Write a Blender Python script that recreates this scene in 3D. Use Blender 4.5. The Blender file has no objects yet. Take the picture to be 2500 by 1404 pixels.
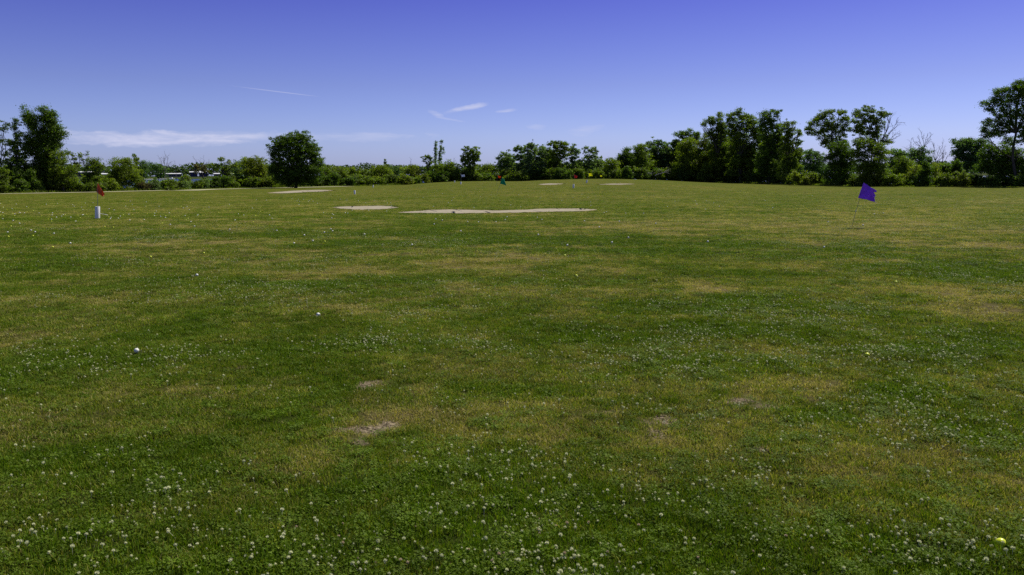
import bpy, math, random
import numpy as np
from mathutils import Vector, Matrix

# ------------------------------------------------------------------ camera, sky, sun, exposure
sc = bpy.context.scene
COL = sc.collection
W0, H0, FPX = 2500.0, 1404.0, 1889.0        # photograph frame and focal length in its pixels
CAM_H = 1.6
PITCH = math.radians(8.30)
ROLL = math.radians(-0.25)
camd = bpy.data.cameras.new("camera")
camd.sensor_width = 36.0
camd.lens = 36.0 * FPX / W0
camd.clip_start = 0.05
camd.clip_end = 12000
cam = bpy.data.objects.new("camera", camd)
cam.location = (0, 0, CAM_H)
RM = Matrix.Rotation(math.pi / 2 - PITCH, 3, 'X') @ Matrix.Rotation(ROLL, 3, 'Z')
cam.rotation_euler = RM.to_euler()
COL.objects.link(cam)
sc.camera = cam
R = np.array(RM)

SUN_AZ, SUN_EL = math.radians(48), math.radians(55)
sund = bpy.data.lights.new("sun", 'SUN')
sund.energy = 5.0
sund.angle = math.radians(0.53)
sund.color = (1.0, 0.95, 0.84)
sun = bpy.data.objects.new("sun", sund)
sdir = Vector((math.sin(SUN_AZ) * math.cos(SUN_EL), math.cos(SUN_AZ) * math.cos(SUN_EL), math.sin(SUN_EL)))
sun.rotation_euler = sdir.to_track_quat('Z', 'Y').to_euler()
COL.objects.link(sun)

sc.view_settings.view_transform = 'Standard'
sc.view_settings.look = 'None'
sc.view_settings.exposure = 0.0
sc.view_settings.gamma = 1.0
sc.cycles.max_bounces = 6
sc.cycles.transparent_max_bounces = 6
sc.cycles.use_adaptive_sampling = True
sc.cycles.use_denoising = False

def ray(px, py):
    c = np.stack([np.asarray(px, float) - W0 / 2, H0 / 2 - np.asarray(py, float), -FPX * np.ones_like(np.asarray(px, float) + np.asarray(py, float))], -1)
    d = c @ R.T
    return d / np.linalg.norm(d, axis=-1, keepdims=True)

class NT:                                    # small helper for node graphs
    def __init__(s, tree):
        s.t = tree; tree.nodes.clear()
    def n(s, typ, **kw):
        nd = s.t.nodes.new(typ)
        ins = kw.pop('ins', {})
        for k, v in kw.items(): setattr(nd, k, v)
        for k, v in ins.items():
            if isinstance(v, bpy.types.NodeSocket): s.t.links.new(v, nd.inputs[k])
            else: nd.inputs[k].default_value = v
        return nd
    def m(s, op, a, b=0.0, c=0.0, clamp=False):
        return s.n('ShaderNodeMath', operation=op, use_clamp=clamp, ins={0: a, 1: b, 2: c}).outputs[0]
    def mix(s, f, a, b, mode='MIX'):
        nd = s.n('ShaderNodeMix', data_type='RGBA', blend_type=mode, ins={0: f})
        for i, v in ((6, a), (7, b)):
            if isinstance(v, bpy.types.NodeSocket): s.t.links.new(v, nd.inputs[i])
            else: nd.inputs[i].default_value = v
        return nd.outputs[2]
    def link(s, a, b): s.t.links.new(a, b)

world = bpy.data.worlds.new("World")
sc.world = world
world.use_nodes = True
w = NT(world.node_tree)
sky = w.n('ShaderNodeTexSky', sky_type='NISHITA', sun_disc=False, sun_elevation=SUN_EL, sun_rotation=SUN_AZ,
          altitude=200, air_density=1.0, dust_density=0.6, ozone_density=3.0)
tc = w.n('ShaderNodeTexCoord')
sep = w.n('ShaderNodeSeparateXYZ', ins={0: tc.outputs['Generated']})
el = w.m('ARCSINE', sep.outputs[2])
az = w.m('ARCTAN2', sep.outputs[0], sep.outputs[1])
elr = w.n('ShaderNodeMapRange', ins={0: el, 1: 0.0, 2: math.radians(45), 3: 0.0, 4: 1.0})
ramp = w.n('ShaderNodeValToRGB', ins={0: elr.outputs[0]})
SKYRAMP = [(0.0, (0.68, 0.78, 1.52)), (0.06, (0.72, 0.76, 1.34)), (0.14, (0.62, 0.59, 1.08)), (0.27, (0.435, 0.370, 0.99)), (1.0, (0.50, 0.50, 0.66))]
cr = ramp.color_ramp
while len(cr.elements) < len(SKYRAMP): cr.elements.new(0.5)
for e, (p, c) in zip(cr.elements, SKYRAMP):
    e.position = p; e.color = (*c, 1)
skyc = w.mix(1.0, sky.outputs[0], ramp.outputs[0], 'MULTIPLY')
# thin cirrus, placed by compass bearing and elevation
def ang(px, py):
    d = ray(px, py); return math.atan2(d[0], d[1]), math.asin(d[2])
CLOUDS = [  # x, y, half width, half height (photo px), slope, strength
    (395, 338, 300, 20, -0.01, 1.0), (560, 330, 150, 12, 0.02, 0.5), (860, 334, 190, 14, 0.0, 0.5), (810, 332, 40, 6, 0.12, 0.4),
    (1069, 280, 26, 8, 0.35, 0.5), (1095, 291, 40, 3.2, 0.16, 0.35), (1137, 264, 56, 8, -0.19, 0.72), (1235, 270, 26, 6, -0.1, 0.6), (672, 223, 116, 1.6, 0.10, 0.45),
    (1308, 309, 26, 9, 0.0, 0.28), (1424, 316, 46, 13, -0.05, 0.36)]
cn = w.n('ShaderNodeCombineXYZ', ins={0: w.m('MULTIPLY', az, 14.0), 1: w.m('MULTIPLY', el, 110.0), 2: 3.1})
cnz = w.n('ShaderNodeTexNoise', ins={'Vector': cn.outputs[0], 'Scale': 1.0, 'Detail': 7.0, 'Roughness': 0.62, 'Distortion': 0.6})
wn = w.n('ShaderNodeTexNoise', ins={'Vector': w.n('ShaderNodeCombineXYZ', ins={0: w.m('MULTIPLY', az, 22.0), 1: w.m('MULTIPLY', el, 60.0), 2: 7.7}).outputs[0], 'Scale': 1.0, 'Detail': 5.0, 'Roughness': 0.6})
wsp = w.n('ShaderNodeSeparateColor', ins={0: wn.outputs[1]})
wq = w.m('MULTIPLY', w.m('SUBTRACT', wsp.outputs[0], 0.5), 2.6)
wp = w.m('MULTIPLY', w.m('SUBTRACT', wsp.outputs[1], 0.5), 1.6)
tot = None
for (cx, cy, rx, ry, sl, st) in CLOUDS:
    a0, e0 = ang(cx, cy)
    a1, _ = ang(cx + rx, cy); _, e1 = ang(cx, cy - ry)
    da = w.m('SUBTRACT', az, a0)
    p = w.m('DIVIDE', da, a1 - a0)
    q = w.m('DIVIDE', w.m('ADD', w.m('SUBTRACT', el, e0), w.m('MULTIPLY', da, sl)), e1 - e0)
    if ry > 3: q = w.m('ADD', q, wq); p = w.m('ADD', p, w.m('MULTIPLY', wp, 0.3 if rx > 200 else 1.3))
    r2 = w.m('ADD', w.m('POWER', w.m('ABSOLUTE', p), 4.0 if rx > 200 else 2.0), w.m('POWER', w.m('ABSOLUTE', q), 2.0))
    k = w.m('SUBTRACT', 1.0, r2, clamp=True)
    k = w.m('MULTIPLY', w.m('POWER', k, 1.0), st)
    tot = k if tot is None else w.m('MAXIMUM', tot, k)
nmod = w.n('ShaderNodeMapRange', ins={0: cnz.outputs[0], 1: 0.34, 2: 0.60, 3: 0.15, 4: 1.0})
cf = w.m('MULTIPLY', tot, nmod.outputs[0], clamp=True)
cf = w.m('MULTIPLY', cf, 1.0)
bg1 = w.n('ShaderNodeBackground', ins={0: skyc, 1: 0.095})
bg2 = w.n('ShaderNodeBackground', ins={0: (0.62, 0.64, 0.84, 1), 1: 1.0})
ms = w.n('ShaderNodeMixShader', ins={0: cf, 1: bg1.outputs[0], 2: bg2.outputs[0]})
wo = w.n('ShaderNodeOutputWorld', ins={0: ms.outputs[0]})

# ------------------------------------------------------------------ helpers
rng = np.random.default_rng(7)
random.seed(7)

def horizon(px): return 431.5 - 0.0044 * px

def hashgrid(ix, iy, seed):
    h = (ix.astype(np.int64) * 374761393 + iy.astype(np.int64) * 668265263 + seed * 974711) & 0x7fffffff
    h = ((h ^ (h >> 13)) * 1274126177) & 0x7fffffff
    return ((h ^ (h >> 16)) & 0xffff) / 65535.0
def vnoise(x, y, seed=0):
    ix = np.floor(x); iy = np.floor(y)
    fx = x - ix; fy = y - iy
    fx = fx * fx * (3 - 2 * fx); fy = fy * fy * (3 - 2 * fy)
    a = hashgrid(ix, iy, seed); b = hashgrid(ix + 1, iy, seed)
    c = hashgrid(ix, iy + 1, seed); d = hashgrid(ix + 1, iy + 1, seed)
    return (a * (1 - fx) + b * fx) * (1 - fy) + (c * (1 - fx) + d * fx) * fy
def fbm(x, y, s, seed=0, octs=4):
    v = 0; a = 0.5; t = 0
    x = np.asarray(x, float) / s; y = np.asarray(y, float) / s
    for i in range(octs):
        v = v + a * vnoise(x, y, seed + i * 17); t += a; a *= 0.55; x = x * 2.03 + 5.1; y = y * 2.03 + 9.7
    return v / t
def sstep(a, b, x):
    t = np.clip((x - a) / (b - a), 0, 1); return t * t * (3 - 2 * t)

_pb = np.array([-600, 0, 400, 700, 850, 980, 1040, 1110, 1200, 1260, 1330, 1430, 1500, 1600, 1700, 1800, 1900, 2100, 3100], float)
_bear = np.array([math.atan2(*(ray(p, 430)[:2])) for p in _pb])
_edge = np.array([62, 71, 86, 102, 112, 122, 126, 128, 130, 130, 130, 130, 130, 132, 132, 126, 112, 94, 70], float) / np.cos(_bear)
_crest = np.array([0, 0, 0, 0, 0.0, 0.12, 0.48, 0.66, 0.73, 0.60, 0.82, 0.98, 0.95, 0.78, 0.46, 0.2, 0, 0, 0], float)
_b2 = np.linspace(_bear[0], _bear[-1], 400)
_c2 = np.interp(_b2, _bear, _crest); _c2 = np.convolve(np.pad(_c2, 4, mode='edge'), np.ones(9) / 9, 'valid')
def field_edge(b): return np.interp(b, _bear, _edge)
def terrain(x, y):
    x = np.asarray(x, float); y = np.asarray(y, float)
    r = np.hypot(x, y); b = np.arctan2(x, y)
    z = (fbm(x, y, 9.0, 3, 2) - 0.5) * 0.09 * sstep(3, 18, r) * (1 - 0.6 * sstep(40, 70, r))
    z = z + (fbm(x, y, 2.2, 5, 2) - 0.5) * 0.035 * (1 - sstep(14, 30, r))
    z = z + (fbm(x, y, 0.42, 8, 3) - 0.5) * 0.06 * (1 - sstep(9, 16, r))
    cz = np.interp(b, _b2, _c2, left=0, right=0)
    z = z + cz * sstep(45, 108, r) * (1 - 0.75 * sstep(112, 128, r))
    sh = field_edge(b) + 40
    front = np.abs(b) < 1.3
    z = np.where(front, z - 3.2 * sstep(sh - 14, sh + 12, r) + 4.6 * sstep(870, 930, r), z)
    return z
WATER_Z = -1.5

def hit(px, py, n=60):
    """where the view ray through a photo pixel meets the terrain"""
    px = np.atleast_1d(np.asarray(px, float)); py = np.atleast_1d(np.asarray(py, float))
    d = ray(px, py)
    t0 = np.full(px.shape, 2.0); t = t0.copy(); prev = t.copy(); done = np.zeros(px.shape, bool)
    tt = np.geomspace(1.5, 400, 1500); out = np.full(px.shape, np.nan)
    P = d[:, None, :] * tt[None, :, None]
    gz = terrain(P[..., 0], P[..., 1])
    below = (CAM_H + P[..., 2]) < gz
    idx = np.argmax(below, axis=1)
    ok = below.any(axis=1)
    idx = np.clip(idx, 1, None)
    ar = np.arange(len(px))
    f1 = (CAM_H + P[ar, idx, 2]) - gz[ar, idx]; f0 = (CAM_H + P[ar, idx - 1, 2]) - gz[ar, idx - 1]
    s = f0 / (f0 - f1 + 1e-12)
    T = tt[idx - 1] + s * (tt[idx] - tt[idx - 1])
    T = np.where(ok, T, 130.0)
    X = d[:, 0] * T; Y = d[:, 1] * T
    return X, Y, terrain(X, Y)
def hit1(px, py):
    X, Y, Z = hit(px, py); return float(X[0]), float(Y[0]), float(Z[0])
def at_dist(px, py, r):
    d = ray(px, py); t = r / np.hypot(d[..., 0], d[..., 1])
    p = d * t[..., None] if d.ndim > 1 else d * t
    return p + np.array([0, 0, CAM_H])

def mesh_np(name, verts, faces, mat=None, parent=None, k=None, smooth=False, loc=(0, 0, 0), attrs=None, link=True):
    """faces: (n,k) int array, or list of arrays of different k"""
    me = bpy.data.meshes.new(name)
    fl = faces if isinstance(faces, list) else [faces]
    fl = [np.asarray(f, np.int32) for f in fl if len(f)]
    verts = np.asarray(verts, np.float32)
    me.vertices.add(len(verts)); me.vertices.foreach_set('co', verts.ravel())
    nl = sum(f.size for f in fl); npoly = sum(len(f) for f in fl)
    me.loops.add(nl); me.polygons.add(npoly)
    me.loops.foreach_set('vertex_index', np.concatenate([f.ravel() for f in fl]))
    tot = np.concatenate([np.full(len(f), f.shape[1], np.int32) for f in fl])
    st = np.concatenate([[0], np.cumsum(tot)[:-1]]).astype(np.int32)
    me.polygons.foreach_set('loop_start', st)
    if smooth: me.polygons.foreach_set('use_smooth', np.ones(npoly, bool))
    me.update(calc_edges=True)
    if attrs:
        for an, (typ, dom, val) in attrs.items():
            a = me.attributes.new(an, typ, dom)
            a.data.foreach_set('vector' if typ == 'FLOAT_VECTOR' else 'value', np.asarray(val, np.float32).ravel())
    if mat: me.materials.append(mat)
    o = bpy.data.objects.new(name, me)
    if link: COL.objects.link(o)
    o.location = loc
    if parent: o.parent = parent
    return o

def tag(o, label=None, cat=None, group=None, kind=None):
    if label: o['label'] = label
    if cat: o['category'] = cat
    if group: o['group'] = group
    if kind: o['kind'] = kind
    return o
def empty(name, loc, label=None, cat=None, group=None):
    o = bpy.data.objects.new(name, None); COL.objects.link(o); o.location = loc
    o.empty_display_size = 0.2
    return tag(o, label, cat, group)

def principled(name, color=(0.5, 0.5, 0.5), rough=0.8, spec=0.3, noise=None, transl=0.0, metallic=0.0):
    m = bpy.data.materials.new(name); m.use_nodes = True
    t = NT(m.node_tree)
    b = t.n('ShaderNodeBsdfPrincipled', ins={'Base Color': (*color, 1), 'Roughness': rough, 'Specular IOR Level': spec, 'Metallic': metallic})
    col = None
    if noise:
        sc_, amt, c2 = noise
        tcn = t.n('ShaderNodeTexCoord')
        nz = t.n('ShaderNodeTexNoise', ins={'Vector': tcn.outputs['Object'], 'Scale': sc_, 'Detail': 4.0, 'Roughness': 0.6})
        mr = t.n('ShaderNodeMapRange', ins={0: nz.outputs[0], 1: 0.35, 2: 0.65, 3: 0.0, 4: amt})
        col = t.mix(mr.outputs[0], (*color, 1), (*c2, 1)); t.link(col, b.inputs['Base Color'])
    out = b.outputs[0]
    if transl > 0:
        tr = t.n('ShaderNodeBsdfTranslucent', ins={0: (*color, 1)})
        if col: t.link(col, tr.inputs[0])
        out = t.n('ShaderNodeMixShader', ins={0: transl, 1: b.outputs[0], 2: tr.outputs[0]}).outputs[0]
    t.n('ShaderNodeOutputMaterial', ins={0: out})
    return m

def leaf_mat(name, color, var=0.40, transl=0.55, yellow=(1.5, 1.25, 0.6)):
    """leaf colour varied leaf by leaf through the mesh attribute 'tone'"""
    m = bpy.data.materials.new(name); m.use_nodes = True
    t = NT(m.node_tree)
    at = t.n('ShaderNodeAttribute', attribute_name='tone')
    v = at.outputs['Fac']
    c0 = tuple(c * (1 - var) for c in color); c1 = tuple(min(1, c * (1 + var) * y) for c, y in zip(color, yellow))
    col = t.mix(v, (*c0, 1), (*c1, 1))
    b = t.n('ShaderNodeBsdfPrincipled', ins={'Base Color': col, 'Roughness': 0.5, 'Specular IOR Level': 0.22})
    tcol = t.mix(1.0, col, (1.40, 1.80, 0.50, 1), 'MULTIPLY')
    tr = t.n('ShaderNodeBsdfTranslucent', ins={0: tcol})
    ms_ = t.n('ShaderNodeMixShader', ins={0: transl, 1: b.outputs[0], 2: tr.outputs[0]})
    t.n('ShaderNodeOutputMaterial', ins={0: ms_.outputs[0]})
    return m

M = {}
M['dark'] = leaf_mat('leaf_dark_green', (0.072, 0.124, 0.020))
M['mid'] = leaf_mat('leaf_mid_green', (0.110, 0.160, 0.026))
M['bright'] = leaf_mat('leaf_bright_green', (0.125, 0.172, 0.026))
M['yellow'] = leaf_mat('leaf_yellow_green', (0.142, 0.178, 0.028))
M['blue'] = leaf_mat('leaf_blue_green', (0.095, 0.150, 0.056), yellow=(1.2, 1.15, 1.0))  # on the distant trees this blue cast also stands in for haze
M['grey'] = leaf_mat('leaf_grey_green', (0.140, 0.190, 0.082), yellow=(1.2, 1.15, 0.9))
M['brown'] = leaf_mat('leaf_dull_brown', (0.11, 0.10, 0.05), yellow=(1.2, 1.0, 0.8))
M['bark'] = principled('bark_dark', (0.055, 0.047, 0.038), 0.9, 0.1, noise=(3.0, 0.7, (0.11, 0.095, 0.08)))
M['deadwood'] = principled('dead_wood_grey', (0.14, 0.12, 0.11), 0.9, 0.1, noise=(2.0, 0.6, (0.24, 0.22, 0.2)))
M['palewood'] = principled('bleached_wood', (0.42, 0.40, 0.36), 0.85, 0.1)

# ------------------------------------------------------------------ field condition maps (dryness, soil, clover, tone) in world metres
def ell(px, py, rx, ry, wt):
    X, Y, Z = hit([px, px + rx, px, px], [py, py, py - ry, py + ry])
    return (X[0], Y[0], max(0.15, abs(X[1] - X[0])), max(0.12, abs(Y[2] - Y[3]) / 2), wt)
DRY = [ell(*a) for a in [(700, 1000, 480, 75, .6), (980, 960, 300, 60, .6), (1700, 1010, 480, 70, .5),
    (520, 950, 300, 40, .9), (850, 1010, 330, 75, .75), (1130, 930, 230, 40, .7), (880, 1060, 150, 40, .6), (1500, 1010, 330, 80, .55), (1860, 990, 130, 45, .7),
    (2080, 940, 160, 26, .8), (2050, 1100, 340, 45, .5), (2350, 1120, 180, 60, .5), (1760, 778, 120, 13, .9), (2300, 720, 230, 55, .7), (2430, 790, 120, 50, .8),
    (1690, 700, 120, 18, .7), (1850, 560, 500, 24, .7), (2350, 600, 260, 40, .55), (420, 595, 200, 17, .8), (700, 625, 340, 16, .8), (1120, 640, 260, 16, .7),
    (300, 545, 320, 8, .7), (1000, 547, 500, 7, .8), (1600, 548, 600, 9, .7), (760, 762, 110, 9, .7), (1400, 770, 60, 8, .5), (1000, 668, 200, 11, .5), (1500, 660, 220, 13, .6),
    (90, 960, 120, 40, .3), (260, 1000, 200, 60, .45), (1480, 525, 800, 4, .35), (2200, 1010, 140, 20, .5), (160, 690, 180, 12, .5), (1980, 640, 300, 16, .5), (660, 730, 160, 10, .3)]]
GREEN = [ell(*a) for a in [
    (740, 692, 320, 17, .9), (300, 860, 300, 30, .8), (600, 800, 300, 26, .5), (760, 865, 300, 25, .7), (1560, 815, 420, 30, .85), (1680, 738, 190, 16, .9), (1250, 800, 220, 28, .7),
    (2260, 860, 300, 50, .8), (2020, 1015, 90, 22, .9), (2330, 1000, 170, 80, .7), (1220, 590, 240, 14, .9), (650, 570, 210, 10, .9), (860, 592, 160, 8, .9), (250, 640, 200, 9, .9),
    (1950, 668, 170, 8, .8), (2420, 655, 120, 14, .5), (130, 590, 130, 10, .6), (1500, 588, 300, 12, .6), (1200, 1300, 1600, 190, 1.0), (900, 1180, 1100, 70, .6),
    (90, 880, 120, 60, .6), (2150, 605, 200, 8, .5), (2050, 830, 300, 30, .5), (1700, 880, 200, 25, .5), (40, 1150, 300, 90, .7), (1150, 492, 120, 4, .5), (1960, 480, 300, 8, .2)]]
SOIL = [ell(*a) for a in [
    (865, 1050, 36, 8, 1.15), (940, 1038, 18, 4, .9), (1632, 1022, 28, 9, 1.3), (1595, 1050, 25, 9, .7), (1815, 975, 20, 7, .8), (1888, 995, 20, 9, .8), (660, 1040, 26, 6, .5), (895, 943, 28, 11, 1.0),
    (365, 945, 16, 6, .5), (225, 1012, 24, 9, .6), (1487, 1000, 5, 3, .9), (2075, 1018, 20, 8, .4), (690, 950, 40, 7, .5), (565, 905, 40, 6, .6), (1860, 1088, 14, 5, .5), (875, 1080, 60, 5, .6),
    (870, 1058, 90, 22, .45), (1790, 1110, 30, 5, .6), (40, 588, 30, 2.0, .8), (175, 588, 14, 2, .7), (2425, 752, 14, 4, .6), (805, 1092, 22, 4, .7), (970, 1075, 30, 5, .5), (1010, 545, 5, 2, .5), (1460, 1000, 50, 7, .5)]]
CLOV = [ell(*a) for a in [
    (1200, 1330, 420, 90, 1.2), (1350, 1210, 420, 60, .6), (500, 1320, 600, 90, .5), (2100, 1280, 480, 80, .55), (2380, 1000, 160, 60, .8), (2350, 880, 260, 40, .9), (2020, 890, 160, 26, .9),
    (620, 700, 230, 24, 1.2), (330, 860, 330, 32, .9), (640, 740, 160, 20, .7), (1000, 855, 230, 28, 1.2), (1180, 720, 220, 24, .9), (1050, 700, 160, 15, .8), (1580, 840, 300, 40, .8), (1900, 760, 260, 26, .9),
    (1680, 735, 160, 20, .9), (2100, 1040, 200, 50, .5), (2460, 700, 130, 30, .8), (1090, 590, 100, 11, .8), (870, 575, 100, 7, .5), (2200, 560, 200, 7, .7), (2020, 596, 160, 9, .6), (430, 580, 80, 8, .8),
    (340, 640, 200, 9, .5), (700, 650, 200, 12, .5), (1400, 690, 200, 16, .5), (2200, 650, 200, 12, .5), (40, 1150, 140, 30, .5), (60, 870, 160, 50, .6), (1600, 1150, 500, 60, .35), (1200, 960, 500, 60, .2), (130, 560, 60, 3, .8), (1730, 900, 240, 30, .6)]]
def blobsum(x, y, L, warp=0.35):
    v = np.zeros(np.shape(x))
    wx = (fbm(x, y, 1.1, 71, 3) - 0.5); wy = (fbm(x, y, 1.1, 97, 3) - 0.5)
    for (cx, cy, rx, ry, wt) in L:
        s = warp * 2.0
        q = ((x - cx) / rx + wx * s) ** 2 + ((y - cy) / ry + wy * s * 1.6) ** 2
        v = np.maximum(v, wt * np.exp(-q * 0.9))
    return v
def maps(x, y):
    r = np.hypot(x, y)
    n1 = fbm(x, y, 3.2, 11, 4); n2 = fbm(x, y, 0.7, 23, 3); n3 = fbm(x, y, 14.0, 31, 3)
    base = 0.42 * (1 - sstep(0, 5.2, r)) * 0 + 0.34 + 1.0 * (n1 - 0.5) + 1.0 * (n2 - 0.5) + 0.5 * (n3 - 0.5)
    n5 = fbm(x, y, 0.22, 51, 3)
    n6 = fbm(x * 0.22 + y * 0.03, y, 0.55, 57, 3)
    dry = base + 0.06 + 0.6 * (n5 - 0.5) + 0.75 * (n6 - 0.5) * sstep(7, 14, r) + 0.42 * blobsum(x, y, DRY, 1.1) * (0.1 + 1.7 * n2) - 0.60 * blobsum(x, y, GREEN, .8) * (0.6 + 0.8 * n1)
    dry = np.clip(0.08 + dry * 0.84, 0, 1)
    soil = blobsum(x, y, SOIL, 0.9) * (0.1 + 1.45 * fbm(x, y, 0.10, 41, 3))
    n4 = fbm(x, y, 0.45, 61, 3)
    clov = np.clip(blobsum(x, y, CLOV, 1.1) * 0.55 * (0.55 + 0.7 * sstep(0.35, 0.7, n4)) + 0.22 * sstep(0.5, 0.75, n1 * .5 + n4 * .5), 0, 1.5) * (1 - sstep(0.55, 0.9, dry) * .7)
    return dry, np.clip(soil, 0, 1), clov, n2
# patch centres of balls, poles and flags keep their grass: nothing is keyed to the lens below this line

# ------------------------------------------------------------------ ground sheet
def ground_colour(t, dry, soil, tone, near=True):
    g1 = (0.036, 0.052, 0.007, 1); g2 = (0.074, 0.078, 0.016, 1); g3 = (0.150, 0.122, 0.050, 1)
    a = t.n('ShaderNodeMapRange', ins={0: dry, 1: 0.0, 2: 0.5}).outputs[0]
    b = t.n('ShaderNodeMapRange', ins={0: dry, 1: 0.45, 2: 1.0}).outputs[0]
    c = t.mix(a, g1, g2); c = t.mix(b, c, g3)
    return c
gm = bpy.data.materials.new('mown_turf'); gm.use_nodes = True
t = NT(gm.node_tree)
geo = t.n('ShaderNodeNewGeometry'); P = geo.outputs['Position']
ad = t.n('ShaderNodeAttribute', attribute_name='dry').outputs['Fac']
asx = t.n('ShaderNodeAttribute', attribute_name='soil').outputs['Fac']
afar = t.n('ShaderNodeAttribute', attribute_name='far').outputs['Fac']
arough = t.n('ShaderNodeAttribute', attribute_name='rough').outputs['Fac']
def pn(scale, detail=3.0, rough=0.6, sx=1.0, sy=1.0):
    mp = t.n('ShaderNodeMapping', ins={0: P, 3: (sx, sy, 1)})
    return t.n('ShaderNodeTexNoise', ins={'Vector': mp.outputs[0], 'Scale': scale, 'Detail': detail, 'Roughness': rough}).outputs[0]
nA = pn(1.3, 4); nB = pn(9.0, 3, 0.7); nC = pn(45.0, 3, 0.7); nD = pn(0.16, 3, 0.5, 0.5, 1.0)
dryn = t.m('ADD', ad, t.m('MULTIPLY', t.m('SUBTRACT', nA, 0.5), 0.5))
dryn = t.m('ADD', dryn, t.m('MULTIPLY', t.m('SUBTRACT', nB, 0.5), 0.55))
gc = ground_colour(t, dryn, None, None)
far_c = t.mix(t.n('ShaderNodeMapRange', ins={0: nD, 1: 0.35, 2: 0.65}).outputs[0], (0.112, 0.142, 0.010, 1), (0.150, 0.162, 0.022, 1))
far_c = t.mix(t.n('ShaderNodeMapRange', ins={0: t.m('ADD', t.m('MULTIPLY', nA, .6), t.m('MULTIPLY', nB, .4)), 1: 0.38, 2: 0.62, 3: 0.0, 4: 0.75}).outputs[0], far_c, (0.084, 0.098, 0.008, 1))
nS = pn(1.0, 4, 0.6, 0.14, 0.9)
far_c = t.mix(t.n('ShaderNodeMapRange', ins={0: nS, 1: 0.40, 2: 0.62, 3: 0.0, 4: 0.55}).outputs[0], far_c, (0.078, 0.092, 0.012, 1))
far_c = t.mix(t.n('ShaderNodeMapRange', ins={0: dryn, 1: 0.5, 2: 1.0, 3: 0.0, 4: 0.6}).outputs[0], far_c, (0.175, 0.145, 0.030, 1))
gc = t.mix(afar, gc, far_c)
soilc = t.mix(t.n('ShaderNodeMapRange', ins={0: nC, 1: 0.35, 2: 0.65}).outputs[0], (0.075, 0.057, 0.032, 1), (0.31, 0.25, 0.16, 1))
sf = t.n('ShaderNodeMapRange', ins={0: t.m('ADD', asx, t.m('MULTIPLY', t.m('SUBTRACT', nB, 0.5), 0.4)), 1: 0.35, 2: 0.6}).outputs[0]
gc = t.mix(sf, gc, soilc)
gc = t.mix(arough, gc, (0.050, 0.066, 0.016, 1))
dk = t.n('ShaderNodeMapRange', ins={0: nC, 1: 0.30, 2: 0.70, 3: 0.62, 4: 1.18}).outputs[0]
gc = t.mix(1.0, gc, t.n('ShaderNodeCombineColor', ins={0: dk, 1: dk, 2: dk}).outputs[0], 'MULTIPLY')
bmp = t.n('ShaderNodeBump', ins={'Strength': 0.9, 'Distance': 0.03, 'Height': t.m('ADD', nC, t.m('MULTIPLY', nB, 1.5))})
pb = t.n('ShaderNodeBsdfPrincipled', ins={'Base Color': gc, 'Roughness': 0.9, 'Specular IOR Level': 0.03, 'Normal': bmp.outputs[0]})
t.n('ShaderNodeOutputMaterial', ins={0: pb.outputs[0]})

fa = np.radians(np.arange(-43, 43.01, 0.12)); ba = np.radians(np.arange(45, 316, 3.0))
angs = np.concatenate([fa, ba])
rr = [0.6]
while rr[-1] < 200: rr.append(rr[-1] * (1.011 if rr[-1] < 60 else 1.016))
while rr[-1] < 9000: rr.append(rr[-1] * 1.06)
rr = np.array(rr)
AX = np.sin(angs)[None, :] * rr[:, None]; AY = np.cos(angs)[None, :] * rr[:, None]
AZ = terrain(AX, AY)
nA_, nR_ = len(angs), len(rr)
V = np.stack([AX.ravel(), AY.ravel(), AZ.ravel()], -1)
i = np.arange(nR_ - 1)[:, None]; j = np.arange(nA_)[None, :]
jn = (j + 1) % nA_
F = np.stack([i * nA_ + j, i * nA_ + jn, (i + 1) * nA_ + jn, (i + 1) * nA_ + j], -1).reshape(-1, 4)[:, ::-1]
V = np.vstack([V, [[0, 0, 0]]]); cidx = len(V) - 1
Fc = np.stack([np.full(nA_, cidx), np.arange(nA_), (np.arange(nA_) + 1) % nA_], -1)[:, ::-1]
rad = np.hypot(V[:, 0], V[:, 1]); brg = np.arctan2(V[:, 0], V[:, 1])
dry_, soil_, clov_, tone_ = maps(V[:, 0], V[:, 1])
far_ = sstep(18, 34, rad + 6 * (fbm(V[:, 0], V[:, 1], 5.0, 91, 3) - .5))
eg = field_edge(brg)
rough_ = sstep(-1.0, 1.5, rad - (eg + 3.0)) * (np.abs(brg) < 1.3)
ground = mesh_np('ground', V, [F, Fc], gm, smooth=True, attrs={
    'dry': ('FLOAT', 'POINT', dry_), 'soil': ('FLOAT', 'POINT', soil_), 'far': ('FLOAT', 'POINT', far_), 'rough': ('FLOAT', 'POINT', rough_)})
tag(ground, 'patchy mown grass field of the driving range, green and straw brown', kind='structure')

# ------------------------------------------------------------------ water
wm = bpy.data.materials.new('river_water'); wm.use_nodes = True
t = NT(wm.node_tree)
geo = t.n('ShaderNodeNewGeometry')
mp = t.n('ShaderNodeMapping', ins={0: geo.outputs['Position'], 3: (0.35, 1, 1)})
nz = t.n('ShaderNodeTexNoise', ins={'Vector': mp.outputs[0], 'Scale': 0.5, 'Detail': 4.0})
bm_ = t.n('ShaderNodeBump', ins={'Strength': 1.0, 'Distance': 3.0, 'Height': nz.outputs[0]})
pb = t.n('ShaderNodeBsdfPrincipled', ins={'Base Color': (0.03, 0.06, 0.16, 1), 'Roughness': 0.3, 'IOR': 1.33, 'Normal': bm_.outputs[0]})
t.n('ShaderNodeOutputMaterial', ins={0: pb.outputs[0]})
wa = np.radians(np.arange(-60, 60.1, 2.0))
ri = field_edge(wa) + 38; ro = np.full_like(wa, 960.0)
rings = [ri + (ro - ri) * s for s in (0, .05, .15, .4, 1)]
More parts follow.
